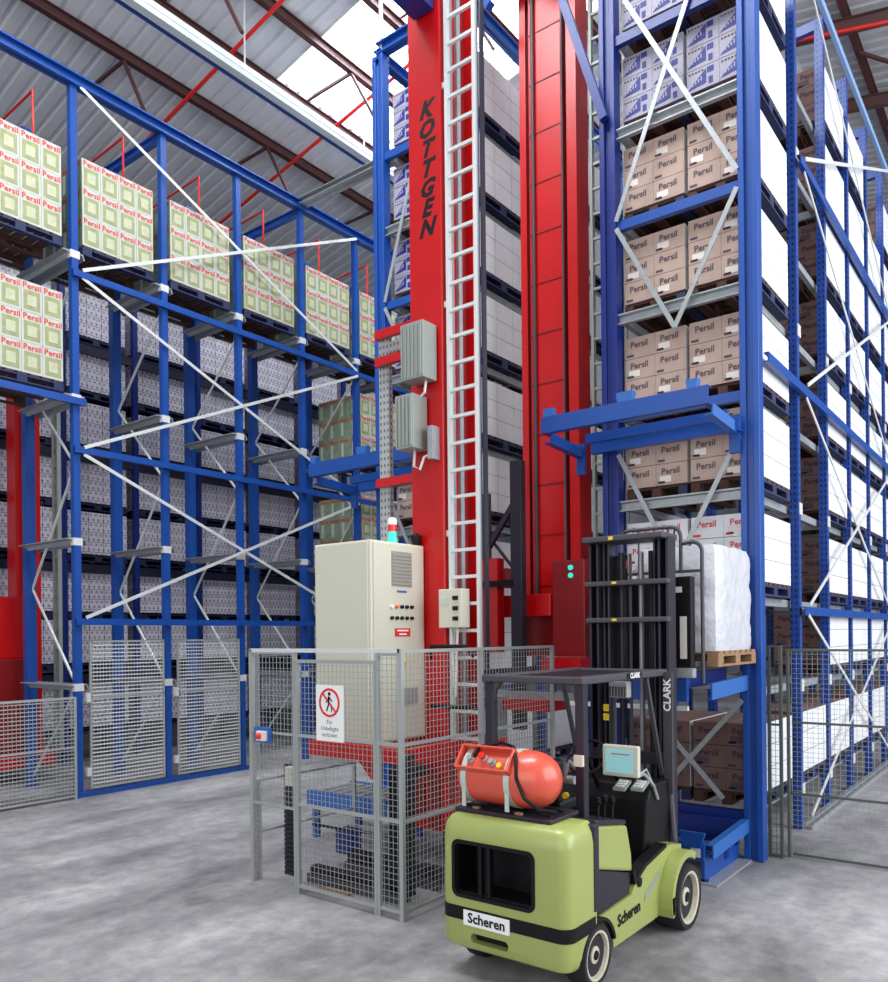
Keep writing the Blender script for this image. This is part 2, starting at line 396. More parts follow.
def st_tan(mb, X, Y, Z, rows=3, wx=.70, wy=1.22, H=.715, base='tan'):
    h = H / rows
    for k in range(rows):
        z0 = Z + .145 + k*h
        for i in range(2):
            x0 = X - wx/2 + i*wx/2
            for j in range(3): 
                y0 = Y - wy/2 + j*wy/3
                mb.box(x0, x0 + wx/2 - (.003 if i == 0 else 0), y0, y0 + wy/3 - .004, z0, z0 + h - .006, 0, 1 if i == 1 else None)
            mb.text('Persil', face_m((x0 + wx/4 - .01, Y - wy/2 - .003, z0 + h*.62), '-y'), 2, .02, 0, .095)
            if (k + i) % 2: quad_y(mb, x0+.04, x0+.17, z0+.03, z0+.10, Y - wy/2, 3)
            quad_y(mb, x0+.02, x0+.1, z0+.02, z0+.045, Y - wy/2, 2)
def st_blue(mb, X, Y, Z, rows=3, wx=.70, wy=1.22, H=.715):
    h = H / rows
    for k in range(rows):
        z0 = Z + .145 + k*h
        for i in range(2):
            x0 = X - wx/2 + i*wx/2
            for j in range(3):
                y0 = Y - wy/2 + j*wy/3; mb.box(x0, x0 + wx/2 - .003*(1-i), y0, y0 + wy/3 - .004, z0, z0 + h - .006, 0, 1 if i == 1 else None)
            yf = Y - wy/2
            mb.prism([(x0+.01, z0+.03), (x0+.21, z0+.05), (x0+.21, z0+h-.035)], 1, yf-.003, yf, 2)
            for q in range(4): mb.box(x0+.06+q*.03, x0+.075+q*.03, yf-.006, yf-.003, z0+.06+q*.01, z0+.075+q*.02, 0)
            quad_y(mb, x0+.235, x0+.28, z0+.03, z0+.1, yf, 2); quad_y(mb, x0+.22, x0+.29, z0+h-.09, z0+h-.03, yf, 2)
            for q in range(5): quad_y(mb, x0+.02+q*.035, x0+.04+q*.035, z0+h-.05, z0+h-.03, yf, 3)
def st_wrap(mb, X, Y, Z, wx=.70, wy=1.22, H=.72): mb.box(X-wx/2, X+wx/2, Y-wy/2, Y+wy/2, Z+.145, Z+.145+H)
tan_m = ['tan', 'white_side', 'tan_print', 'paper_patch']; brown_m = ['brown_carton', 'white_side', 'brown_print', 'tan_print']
ORD = ['first', 'second', 'third', 'fourth', 'fifth', 'sixth', 'seventh', 'eighth', 'ninth', 'tenth', 'eleventh']
tname = lambda k: 'lowest tier' if k == 0 else 'top tier' if k == 8 else ORD[k] + ' tier up'

# right rack, front bay: x -3.27..; two columns facing the hall
FY = 8.50 + .61
protos = {}
def place(kind, loc, label, group):
    P = protos.get(kind)
    if P is None:
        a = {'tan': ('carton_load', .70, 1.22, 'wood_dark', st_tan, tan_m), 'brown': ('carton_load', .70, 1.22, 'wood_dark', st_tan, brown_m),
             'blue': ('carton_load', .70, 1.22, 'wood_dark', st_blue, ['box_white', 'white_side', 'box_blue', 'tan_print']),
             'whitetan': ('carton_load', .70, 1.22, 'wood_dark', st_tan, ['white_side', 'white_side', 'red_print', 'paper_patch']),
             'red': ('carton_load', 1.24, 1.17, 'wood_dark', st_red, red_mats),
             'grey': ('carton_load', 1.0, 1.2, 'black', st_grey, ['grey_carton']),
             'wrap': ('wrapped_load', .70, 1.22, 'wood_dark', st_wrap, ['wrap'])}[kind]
        P = proto(a[0], label, 'pallet load', a[1], a[2], a[3], a[4], a[5], loc, group); protos[kind] = P; return P
    return copy_thing(P, loc, label, group)
for side, X in (('left', -3.56), ('right', -2.82)):
    for k, z in enumerate(TIER):
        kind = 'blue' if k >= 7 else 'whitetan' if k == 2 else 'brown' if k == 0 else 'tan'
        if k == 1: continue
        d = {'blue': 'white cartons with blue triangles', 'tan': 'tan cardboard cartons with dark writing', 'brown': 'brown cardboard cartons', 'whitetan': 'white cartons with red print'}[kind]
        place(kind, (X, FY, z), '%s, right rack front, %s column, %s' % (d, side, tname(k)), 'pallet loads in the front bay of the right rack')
for bay, y in ((1, 10.75), (2, 12.18), (3, 13.63), (4, 15.08), (5, 16.53)):
    for k, z in enumerate(TIER):
        if bay == 1 and k > 0: continue
        if k == 8 and bay > 2: 
            if bay == 4: continue
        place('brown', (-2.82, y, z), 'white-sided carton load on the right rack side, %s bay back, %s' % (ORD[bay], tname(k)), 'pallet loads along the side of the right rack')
# rack left of the crane aisle
for k, z in enumerate(TIER):
    for side, X in (('left', -7.0), ('right', -6.28)):
        if k < 3 and side == 'left': continue
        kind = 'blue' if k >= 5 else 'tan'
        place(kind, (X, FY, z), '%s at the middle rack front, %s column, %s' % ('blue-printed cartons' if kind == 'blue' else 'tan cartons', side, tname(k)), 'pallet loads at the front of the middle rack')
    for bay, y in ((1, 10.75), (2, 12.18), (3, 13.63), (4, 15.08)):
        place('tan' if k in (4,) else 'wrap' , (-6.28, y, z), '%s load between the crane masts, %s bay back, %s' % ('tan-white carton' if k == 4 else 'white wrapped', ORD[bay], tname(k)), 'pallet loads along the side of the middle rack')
# left rack, front row
AY = [4.56 + 1.475*i for i in range(8)]      # upright positions; [1] = 6.03
for i in range(7):
    yc = AY[i] + .075 + .66
    place('red', (-12.03, yc, 7.98), 'white and olive detergent load on the left rack top level, %s from left' % ORD[i], 'detergent pallet loads on the left rack')
    if i == 0: place('red', (-12.03, yc, 5.88), 'detergent pallet load at the left picture edge, one level below the top row', 'detergent pallet loads on the left rack')
    if i >= 5:
        for lv, z in (('second', 5.88), ('third', 3.79), ('fourth', 1.72)):
            place('red', (-12.03, yc, z), 'detergent pallet load deep in the left rack, %s level from the top, %s' % (lv, 'nearer bay' if i == 5 else 'farther bay'), 'detergent pallet loads on the left rack')
# grey loads beyond the left rack
for i in range(-1, 7):
    for k, z in enumerate(TIER[:8]):
        place('grey', (-15.25, 6.78 + 1.475*i, z), 'grey carton load in the rear rack, %s column from left, %s' % (ORD[i+1], tname(k)), 'grey carton loads in the rear rack')

# ---------------------------------------------------------------- pallet racks
def upright_poly(w_, d_): # open C with return lips
    W, D, t = w_/2, d_/2, .012
    return [(-W,-D),(-W*.35,-D),(-W*.35,-D*.45),(W*.35,-D*.45),(W*.35,-D),(W,-D),(W,D),(-W,D)]
def rail_mb(a, b, mi=0): return MB().chan(a, b, .07, .11, .012, (0,0,1), mi)
# left rack
tA = thing('pallet_rack', 'long blue pallet rack with mostly empty lower bays on the left side of the hall', 'rack', (-12.1, 9.8, 0))
XA, XB = -11.4, -12.83
for i, y in enumerate(AY):
    z0 = 0 if i else 5.0
    if i == 0: z0 = 0
    mb = MB().prof((XA, y, .0), (XA, y, 10.42), [(p[0], p[1]) for p in upright_poly(.10, .10)], (1,0,0))
    build('upright', mb, 'blue', tA)
    build('upright', MB().prof((XB, y, .0), (XB, y, 10.3), upright_poly(.15, .13), (1,0,0)), 'blue', tA)
    zs = [.2, 1.6, 3.1, 4.85, 6.2, 7.6]
    for j in range(len(zs)-1):
        a, b_ = ((XA-.04, XB+.05) if j % 2 == 1 else (XB+.05, XA-.04))
        build('diagonal_brace', MB().bar((a, y+.02, zs[j]), (b_, y+.02, zs[j+1]), .028, .028), 'galv_white', tA)
    for z in (1.60, 3.72, 5.81, 7.90):
        for s_ in (-1, 1):
            if not(i == 0 and z < 5): 
                build('shelf_rail', MB().prof((XB, y + s_*.10, z), (XA+.03, y + s_*.10, z), [(-.06,-.03),(-.045,-.035),(-.02,.03),(.06,.035),(.06,.05),(-.03,.05)], (0,0,1)), 'galv', tA)
        build('bracket', MB().box(XA-.02, XA+.055, y-.07, y+.07, z-.05, z+.06), 'galv_white', tA)
for z, h in ((2.56, .085), (5.06, .085), (7.62, .085)):
    build('beam', MB().chan((XA+.085, AY[1]-.06, z), (XA+.085, AY[7]+.1, z), .06, h+.01, .012), 'blue', tA)
build('beam', MB().ibeam((XA+.03, 2.4, 10.45), (XA+.03, AY[7]+1.5, 10.45), .16, .17, .025), 'blue', tA)
build('ground_beam', MB().box(XA-.05, XA+.08, AY[1]-.05, AY[3]+.08, 0, .075), 'blue', tA)
build('beam', MB().chan((XA+.08, 2.5, 5.76), (XA+.08, AY[1]+.12, 5.76), .06, .1, .012), 'blue', tA)
for z in (5.06,): pass
for za, zb in ((2.62, 5.0), (5.1, 7.58), (7.68, 10.36)):
    for s_ in (0, 1):
        a, b_ = (za, zb) if s_ else (zb, za)
        build('diagonal_brace', MB().bar((XA+.10+.015*s_, AY[1]+.08, a), (XA+.10+.015*s_, AY[5]-.05, b_), .012, .05, (0,0,1)), 'galv_white', tA)
# cross ties at the top of the left rack to its rear and on to the middle rack
for y in (AY[2], AY[4]):
    build('tie_beam', MB().ibeam((XA, y, 10.36), (XB-1.2, y, 10.36), .1, .14, .02), 'blue', tA)
build('tie_beam', MB().ibeam((XA+.1, AY[4], 10.5), (-7.62, AY[4], 10.5), .22, .12, .02), 'galv', tA)
for i, y in enumerate(AY[1:7]):     # sprinkler drops behind the left rack
    o = build('sprinkler_riser', MB().tube([(-12.95, y+.14, .9 if i == 1 else 2.0), (-12.95, y+.14, 7.7)], .017), 'red_pipe', origin=(-12.95, y+.14, 2)); tag(o, 'thin vertical red pipe behind the left rack, %s from the left' % ORD[i], 'pipe', 'thin red sprinkler risers behind the left rack')
    o = build('bent_sprinkler_pipe', MB().tube([(-13.8, y-.13, 10.55), (-12.3, y-.13, 10.62), (-12.3, y-.13, 9.4)], .02), 'red_pipe', origin=(-12.3, y-.13, 10))
    tag(o, 'bent red sprinkler arm above the top left rack loads, %s from the left' % ORD[i], 'pipe', 'bent red sprinkler arms over the left rack')
# rear rack uprights
tD = thing('pallet_rack', 'dark blue rear rack holding the grey cartons, seen through the left rack', 'rack', (-15.3, 9, 0))
for i in range(-1, 7):
    y = 6.78 + 1.475*i - .74
    build('upright', MB().prof((-14.66, y, 0), (-14.66, y, 10.2), upright_poly(.10, .10), (1,0,0)), 'blue_deep', tD)
    build('upright', MB().prof((-15.9, y, 0), (-15.9, y, 10.2), upright_poly(.10, .10), (1,0,0)), 'blue_deep', tD)
for z in (1.60, 3.67, 5.76, 7.83):
    for x in (-14.66, -15.85):
        build('beam', MB().box(x-.03, x+.03, 4.5, 15.2, z-.11, z+.055), 'navy', tD)

def portal_rack(t, x0, x1, side_ys, front_braces, blue='blue_deep'):
    y0 = 8.38; top = 10.35
    for x in (x0, x1):
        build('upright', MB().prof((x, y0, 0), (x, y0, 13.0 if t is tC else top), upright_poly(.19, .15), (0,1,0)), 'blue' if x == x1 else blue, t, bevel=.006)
    # rails across the front that carry the pallets
    for k, z in enumerate(TIER):
        zz = z - .065
        if k in (3, 5, 7, 2):
            build('shelf_rail', MB().prof((x0+.09, y0-.01, zz), (x1-.09, y0-.01, zz), [(-.03,-.055),(.03,-.055),(.03,-.045),(-.018,-.035),(-.018,.035),(.03,.045),(.03,.06),(-.03,.06)]), 'galv', t)
        elif k in (4, 6, 8):
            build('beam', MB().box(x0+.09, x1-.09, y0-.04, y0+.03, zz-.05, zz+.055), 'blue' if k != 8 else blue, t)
        elif k == 0:
            build('beam', MB().box(x0+.09, x1-.09, y0-.06, y0+.03, zz-.12, zz+.055), blue, t)
        yend = side_ys[-1] + .05
        build('shelf_rail', MB().box(x0+.10, x0+.16, y0+.05, yend, zz-.03, zz+.055), 'galv', t)
        build('shelf_rail', MB().box(x1-.14, x1-.08, y0+.05, yend, zz-.03, zz+.055), 'galv', t)
    for i, y in enumerate(side_ys):
        for x in (x0+.03, x1+.0):
            build('upright', MB().prof((x, y, 0), (x, y, top), upright_poly(.10, .10), (1,0,0)), 'blue_perf', t)
        for k, z in enumerate(TIER):
            if k in (1, 3, 5, 7, 0):
                build('cross_rail', MB().chan((x0+.08, y+.09, z-.07), (x1-.03, y+.09, z-.07), .05, .1, .012), 'galv', t)
                build('bracket', MB().box(x1+.0, x1+.06, y-.03, y+.09, z-.11, z+.03), 'galv_white', t)
    for q, (xa, za, xb, zb) in enumerate(front_braces):
        build('diagonal_brace', MB().bar((x0 + .1 + xa*(x1-x0-.2), y0-.07-.013*(q % 2), za), (x0 + .1 + xb*(x1-x0-.2), y0-.07-.013*(q % 2), zb), .05, .012, (0,1,0)), 'galv', t)
SY = [10.02, 11.45, 12.90, 14.35, 15.80, 17.25]
tC = thing('pallet_rack', 'tall blue pallet rack full of cartons on the right side of the hall', 'rack', (-3.27, 12, 0))
portal_rack(tC, -4.02, -2.49, SY, [(0, 6.82, .5, 5.56), (1, 6.82, .5, 5.56), (0, 6.9, .75, 9.4), (1, 7.0, .1, 9.3), (0, 4.3, .47, 3.05), (1, 4.3, .5, 3.05), (1, 1.62, .3, .55), (.2, 1.55, .85, .6)])
#build('upright', MB().prof((-2.44, 8.62, 0), (-2.44, 8.62, 13.0), upright_poly(.05, .16), (1,0,0)), 'blue_pale', tC)
for z, ys in ((2.55, 10.0), (5.13, 8.62), (7.80, 10.0), (10.35, 8.5)):
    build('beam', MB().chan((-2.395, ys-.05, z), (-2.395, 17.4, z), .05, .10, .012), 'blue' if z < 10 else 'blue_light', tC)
for za, zb in ((.15, 2.5), (2.62, 5.05), (5.2, 7.7), (7.85, 10.3)):
    for s_ in (0, 1):
        a, b_ = (za, zb) if s_ else (zb, za)
        build('diagonal_brace', MB().bar((-2.37+.015*s_, 10.1, a), (-2.37+.015*s_, 15.85, b_), .012, .045), 'galv_white', tC)
build('ground_rail', MB().box(-2.46, -2.40, 10.0, 18, .0, .07).box(-2.36, -2.33, 10.0, 18, 0, .05), 'galv', tC)
for y in SY: build('tie_beam', MB().box(-4.0, -2.45, y, y+.08, 10.25, 10.38), 'blue', tC)
tB = thing('pallet_rack', 'blue pallet rack in the middle behind the red crane masts', 'rack', (-6.7, 12, 0))
portal_rack(tB, -7.47, -5.96, SY, [(0, 6.82, .5, 5.56), (1, 6.82, .5, 5.56), (0, 4.3, .5, 3.0), (1, 4.3, .5, 3.0), (0, 6.9, .5, 9.0)], 'blue')
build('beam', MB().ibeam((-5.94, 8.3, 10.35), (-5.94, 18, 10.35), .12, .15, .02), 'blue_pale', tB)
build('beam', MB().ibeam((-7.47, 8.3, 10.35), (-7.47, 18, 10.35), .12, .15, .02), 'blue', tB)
build('tie_beam', MB().ibeam((-7.5, 8.38, 10.45), (-4.13, 8.38, 10.45), .14, .16, .02), 'blue', tB)
build('diagonal_brace', MB().bar((-7.4, 8.38, 12.4), (-5.5, 8.2, 10.0), .1, .1), 'blue', tB)
build('hanger_rod', MB().bar((-7.45, 8.38, 10.4), (-7.45, 8.38, roofz(-7.45)), .04, .04), 'galv_white', tB)
o = build('aisle_brace', MB().bar((-4.62, 8.2, 9.95), (-4.02, 8.25, 8.05), .09, .09), 'blue_deep', origin=(-4.3, 8.2, 8.5)); tag(o, 'diagonal dark blue strut running up from the right rack corner post', 'strut')

# transfer stations: blue frames projecting into the hall
def transfer(name, label, x0, x1, z, y0=7.45, y1=8.275):
    t = thing(name, label, 'frame', ((x0+x1)/2, (y0+y1)/2, z))
    build('front_beam', MB().chan((x0, y0, z), (x1-.04, y0, z), .09, .17, .014), 'blue', t)
    build('rear_beam', MB().chan((x0+.2, y1-.08, z-.12), (x1+.02, y1-.08, z-.12), .09, .16, .014), 'blue', t)
    build('middle_beam', MB().chan((x0+.25, (y0+y1)/2+.1, z-.08), (x1-.04, (y0+y1)/2+.1, z-.08), .07, .1, .012), 'blue', t)
    for x in (x0+.03, x1-.07):
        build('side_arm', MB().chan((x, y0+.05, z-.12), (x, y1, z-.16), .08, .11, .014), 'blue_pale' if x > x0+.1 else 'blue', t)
    for x in (x0+.08, x0+.95, x1-.2):
        build('stop_plate', MB().prism([(x-.07, z+.08), (x+.07, z+.08), (x+.09, z+.18), (x-.09, z+.18)] if x > x0+.1 and x < x1-.3 else [(x-.04, z+.08), (x+.04, z+.08), (x+.06, z+.17), (x-.06, z+.17)], 1, y0-.04, y0+.05), 'blue_pale', t)
    for x in (x0+.03, x1-.07): build('hanger_plate', MB().box(x-.05, x+.05, y1-.05, y1+.0, z-.4, z-.05), 'blue', t)
    return t
transfer('transfer_frame', 'blue steel frame jutting out from the right rack above the forklift', -4.38, -2.55, 4.52)
tf2 = transfer('transfer_frame', 'blue steel frame jutting out of the middle rack behind the white cabinet', -7.95, -5.95, 4.52)
# lower station with the wrapped load
t = thing('load_stand', 'low blue transfer stand at the foot of the right rack carrying the wrapped load', 'stand', (-3.2, 7.8, 0))
build('deck', MB().box(-4.0, -2.72, 7.2, 8.25, 1.80, 1.95), 'blue_deep', t, bevel=.01)
build('deck_edge', MB().box(-3.6, -2.72, 7.13, 7.2, 1.68, 1.93), 'blue', t)
for x in (-2.72, -3.32): build('chain_track', MB().box(x-.03, x+.03, 7.25, 8.2, 1.95, 2.0), 'char', t)
build('side_arm', MB().chan((-2.55, 7.25, 1.77), (-2.55, 8.28, 1.80), .05, .15, .014), 'blue_pale', t)
build('rail', MB().box(-3.9, -2.7, 7.1, 7.14, 1.60, 1.64), 'galv_white', t)
for x in (-3.9,):
    build('leg', MB().bar((x, 8.2, 0), (x, 8.2, 1.8), .08, .08), 'blue_deep', t)
build('foot_frame', MB().box(-3.5, -2.62, 7.85, 7.95, .1, .22).box(-3.5, -2.60, 8.15, 8.22, .18, .42), 'blue_deep', t)
build('foot_arm', MB().chan((-2.58, 7.3, .30), (-2.56, 8.28, .36), .07, .13, .012), 'blue_pale', t)
build('side_plate', MB().box(-2.66, -2.63, 7.3, 8.28, .02, .27), 'blue', t)
build('floor_plate', MB().box(-2.66, -2.5, 7.25, 8.29, 0, .02), 'galv', t)
build('foot_box', MB().box(-3.5, -2.62, 7.25, 7.33, .22, .38).prism([(-2.80,.34),(-2.64,.34),(-2.6,.48),(-2.84,.48)], 1, 7.22, 7.26).box(-3.5,-2.6,7.3,7.34,.0,.04), 'blue', t)
build('label_plate', MB().box(-2.74, -2.65, 7.243, 7.249, .25, .33).box(-2.95,-2.85,7.243,7.249,.31,.34), 'paper_patch', t)
t = thing('wrapped_load', 'white stretch-wrapped pallet load standing on the blue stand beside the forklift mast', 'pallet load', (-2.86, 7.72, 2.0))
build('pallet', pallet_mb(.84, 1.1, (-2.86, 7.72, 2.0)), ['wood', 'wood'], t)
mb = MB(); rnd = random.Random(3); NZ, NA = 14, 40; vs = []
for j in range(NZ+1):
    z = 2.12 + j * (.98) / NZ
    for i in range(NA):
        a = 2*PI*i/NA; c, s_ = math.cos(a), math.sin(a); k = 1/max(abs(c), abs(s_)); k = min(k, 1.30)
        q = 1 + rnd.uniform(-.012, .012) - (.03 if j == 0 else 0) - (.05 if j == NZ else .02 if j == NZ-1 else 0) + .012*math.sin(z*17 + a*2)
        vs.append((-2.86 + c*k*.415*q, 7.72 + s_*k*.545*q, z + rnd.uniform(-.008, .008)))
mb.add(vs, [(j*NA+i, j*NA+(i+1)%NA, (j+1)*NA+(i+1)%NA, (j+1)*NA+i) for j in range(NZ) for i in range(NA)] + [tuple(range(NZ*NA, NZ*NA+NA)), tuple(range(NA-1, -1, -1))])
build('wrapped_stack', mb, 'wrap', t, smooth=True)

# ---------------------------------------------------------------- stacker crane
def ladder(t, x0, x1, y, z0, z1, step=.28, r=.02, m='galv_white'):
    for x in (x0, x1): build('ladder_rail', MB().box(x-r, x+r, y-.03, y+.03, z0, z1), m, t)
    z = z0 + .15
    while z < z1: build('ladder_rung', MB().box(x0+r, x1-r, y-.016, y+.016, z-.016, z+.016), m, t); z += step
tK = thing('stacker_crane', 'red twin-mast stacker crane with vertical black lettering in the middle of the hall', 'crane', (-5.1, 7.4, 0))
build('front_mast', MB().box(-5.33, -4.91, 6.4, 6.72, .95, 9.4), 'red', tK, bevel=.012)
build('mast_guide_rail', MB().box(-4.91, -4.875, 6.50, 6.56, 1.2, 9.4).box(-4.91, -4.875, 6.64, 6.70, 1.2, 9.4), 'galv', tK)
mb = MB()
for i, ch in enumerate('KOTTGEN'):
    mb.text(ch, face_m((-5.105, 6.4, 7.64 - i*.2), '-y'), 0, .05, .35, .235)
build('mast_lettering', mb, 'black', tK)
ladder(tK, -4.86, -4.52, 6.45, .6, 9.4, .267, .015)
build('ladder_bracket', MB().box(-4.91, -4.86, 6.43, 6.47, 5.6, 5.66).box(-4.91, -4.86, 6.43, 6.47, 3.3, 3.36).box(-4.91, -4.86, 6.43, 6.47, 7.8, 7.86), 'galv_white', tK)
build('cable_duct', MB().box(-4.475, -4.455, 6.46, 6.52, .8, 9.4), 'black_metal', tK)
build('mast_back_flange', MB().box(-4.95, -4.84, 6.84, 6.9, 1.2, 9.4), 'red', tK)
build('mast_back_web', MB().box(-5.0, -4.92, 6.72, 6.88, 1.2, 9.4), 'red_dark', tK)
build('rear_mast', MB().box(-5.22, -4.76, 8.6, 8.95, 2.3, 11.6), 'red', tK, bevel=.012)
build('mast_side_rail', MB().box(-5.36, -5.27, 8.62, 8.9, 2.3, 11.6), 'red', tK)
build('mast_side_rail', MB().box(-4.69, -4.56, 8.60, 8.9, 2.3, 11.6), 'red', tK)
build('mast_groove', MB().box(-5.27, -5.22, 8.66, 8.9, 2.3, 11.6).box(-4.76, -4.69, 8.70, 8.9, 2.3, 11.6), 'black', tK)
build('mast_cable', MB().tube([(-5.14, 8.57, 2.5), (-5.14, 8.57, 11.6)], .022).tube([(-4.74, 8.58, 2.5), (-4.74, 8.58, 11.6)], .014), 'char', tK)
for i in range(14): build('mast_seam', MB().box(-5.22, -4.76, 8.592, 8.6, 2.9 + i*.62, 2.915 + i*.62), 'red_dark', tK)
ladder(tK, -4.46, -4.14, 8.8, 2.4, 11.4, .30, .018, 'greybox')
build('ladder_cage', MB().box(-4.44,-4.40, 9.1, 9.12, 3, 11).box(-4.2,-4.16, 9.1, 9.12, 3, 11), 'greybox', tK)
build('head_box', MB().box(-5.22, -4.97, 5.5, 6.38, 8.6, 9.1), 'blue_deep', tK)
build('head_beam', MB().box(-5.2, -4.8, 6.4, 8.9, 11.3, 11.6), 'red', tK)
build('head_strut', MB().bar((-5.1, 7.0, 11.5), (-5.1, 8.15, 10.4), .1, .14), 'red', tK)
# base
build('base_box', MB().box(-5.50, -4.70, 6.42, 7.2, .32, 1.22), 'red', tK, bevel=.015)
build('base_box_panel', MB().box(-5.42, -5.2, 6.40, 6.42, .45, .80).box(-5.12, -5.0, 6.385, 6.42, .36, .9), 'red_dark', tK)
build('drive_motor', MB().lathe((-5.3, 6.42, .95), (0, -1, 0), [(0, .11), (.2, .11), (.22, .09), (.3, .09)]), 'char', tK, smooth=True)
build('cross_beam', MB().box(-5.95, -4.75, 5.50, 5.60, 1.14, 1.28), 'red', tK)
build('side_beam', MB().box(-4.85, -4.75, 5.6, 6.42, 1.12, 1.26), 'red', tK)
build('cabinet_bracket', MB().box(-5.95, -5.17, 5.6, 5.72, 1.19, 1.275).box(-5.45, -5.2, 5.56, 6.31, 1.2, 1.27).prism([(-5.2,1.2),(-5.45,1.2),(-5.2,.95)], 1, 5.6, 5.68), 'red', tK)
build('base_beam', MB().ibeam((-5.05, 7.0, .35), (-5.05, 11, .35), .24, .36, .03), 'red', tK)
build('wheel_housing', MB().box(-5.2, -4.9, 7.2, 7.6, .17, .6), 'black_metal', tK)
for z in (.25,): build('wheel', MB().lathe((-5.12, 6.75, .19), (1, 0, 0), [(0, .15), (.02, .19), (.12, .19), (.14, .15)]), 'char', tK, smooth=True)
# control cabinet
cab = build('control_cabinet', MB().box(-6.30, -5.54, 6.0, 6.80, 1.35, 3.29), 'cabinet', tK, bevel=.012)
cab.location = (.37, -.41, -.07)
build('cabinet_door', MB().box(-5.54, -5.525, 6.03, 6.77, 1.37, 3.27), 'cabinet', cab, bevel=.004)
build('cabinet_door', MB().box(-6.27, -5.57, 5.985, 6.0, 1.37, 3.27), 'cabinet', cab, bevel=.004)
mb = MB().box(-5.525, -5.518, 6.28, 6.58, 2.86, 3.2)
for i in range(9): mb.box(-5.518, -5.51, 6.29, 6.57, 2.875 + i*.035, 2.89 + i*.035)
build('vent_grille', mb, 'cabinet_vent', cab)
for r_ in range(2):
    for c_ in range(5):
        zb = 2.66 - r_*.11; yb = 6.27 + c_*.075
        m_ = 'orange' if (r_, c_) == (0, 1) else 'white' if (r_, c_) == (0, 0) else 'black'
        build('push_button', MB().lathe((-5.525, yb, zb), (1, 0, 0), [(0, .018), (.025, .018), (.028, .01)], 10), m_, cab)
mb = MB().box(-5.525, -5.52, 6.32, 6.55, 2.37, 2.45); ob = build('warning_label', mb, 'red_print', cab)
build('warning_text', MB().box(-5.52, -5.517, 6.35, 6.52, 2.42, 2.435).box(-5.52, -5.517, 6.38, 6.49, 2.385, 2.40), 'white', cab)
build('main_switch', MB().lathe((-5.525, 6.43, 2.12), (1, 0, 0), [(0, .035), (.02, .035), (.03, .02), (.045, .02)], 12), 'yellow', cab)
build('maker_plate', MB().box(-5.525, -5.52, 6.36, 6.5, 2.80, 2.82), 'blue_pale', cab)
build('side_terminal', MB().box(-5.525, -5.49, 6.42, 6.62, 1.70, 1.86), 'greybox', cab)
tb = build('signal_tower', MB().lathe((-5.7, 6.5, 3.29), (0, 0, 1), [(0, .05), (.06, .05), (.06, .042), (.13, .042)], 14), 'green_lamp', cab)
build('lamp_segment', MB().lathe((-5.7, 6.5, 3.42), (0, 0, 1), [(0, .045), (.07, .045)], 14), 'lamp_red', tb)
build('lamp_cap', MB().lathe((-5.7, 6.5, 3.49), (0, 0, 1), [(0, .046), (.05, .046), (.07, .03)], 14), 'white', tb)
build('horn', MB().lathe((-5.60, 6.75, 3.29), (0, 0, 1), [(0, .03), (.05, .05), (.1, .05), (.13, .02)], 14), 'black', cab, smooth=True)
# cable tray and boxes on the mast
build('cable_tray', MB().box(-5.86, -5.72, 6.5, 6.56, 3.2, 5.5).box(-5.72, -5.5, 6.5, 6.52, 5.34, 5.46), 'galv_perf', tK)
for z, x1 in ((5.54, -5.33), (5.25, -5.5), (3.95, -5.33)):
    build('tray_arm', MB().box(-5.85, x1+.02, 6.42, 6.48, z-.05, z+.04), 'red', tK)
mb = MB().box(-5.26, -4.97, 6.16, 6.38, 4.86, 5.42)
for i in range(6): mb.box(-5.25 + i*.048, -5.23 + i*.048, 6.148, 6.16, 4.88, 5.40)
build('brake_resistor', mb, 'greybox', tK, bevel=.004)
mb = MB().box(-5.33, -5.10, 6.15, 6.38, 4.18, 4.72)
for i in range(5): mb.box(-5.32 + i*.048, -5.30 + i*.048, 6.135, 6.15, 4.2, 4.7)
build('brake_resistor', mb, 'greybox', tK, bevel=.004)
build('junction_box', MB().box(-5.02, -4.96, 6.28, 6.4, 4.07, 4.40), 'galv', tK)
build('cable', MB().tube([(-5.2, 6.3, 4.18), (-5.2, 6.28, 4.02), (-5.12, 6.28, 3.98), (-5.08, 6.3, 4.1), (-5.02, 6.32, 4.12)], .014), 'galv_white', tK)
build('cable', MB().tube([(-5.05, 6.3, 4.86), (-5.05, 6.28, 4.74), (-5.12, 6.28, 4.7), (-5.15, 6.3, 4.68)], .014), 'galv_white', tK)
# pendant control box on the ladder
pb = build('control_box', MB().box(-4.90, -4.62, 6.28, 6.42, 2.38, 2.76), 'cabinet', tK, bevel=.008)
for z in (2.67, 2.57, 2.47): build('push_button', MB().box(-4.72, -4.66, 6.265, 6.28, z-.02, z+.02), 'black', pb)
build('label_plate', MB().box(-4.88, -4.78, 6.275, 6.28, 2.61, 2.67), 'strap', pb)
build('cable', MB().tube([(-4.8, 6.35, 2.38), (-4.79, 6.36, 2.15), (-4.76, 6.36, 1.7)], .013), 'galv_white', tK)
build('cable', MB().tube([(-4.72, 6.35, 2.38), (-4.74, 6.36, 2.15), (-4.76, 6.36, 1.7)], .013), 'galv_white', tK)
build('bumper_rail', MB().tube([(-4.9, 6.15, 2.08), (-4.86, 6.1, 2.2), (-4.45, 6.1, 2.2), (-4.38, 6.15, 2.1)], .02), 'black', tK)
build('bumper_rail', MB().tube([(-4.9, 6.15, 1.62), (-4.35, 6.15, 1.62)], .02), 'black', tK)
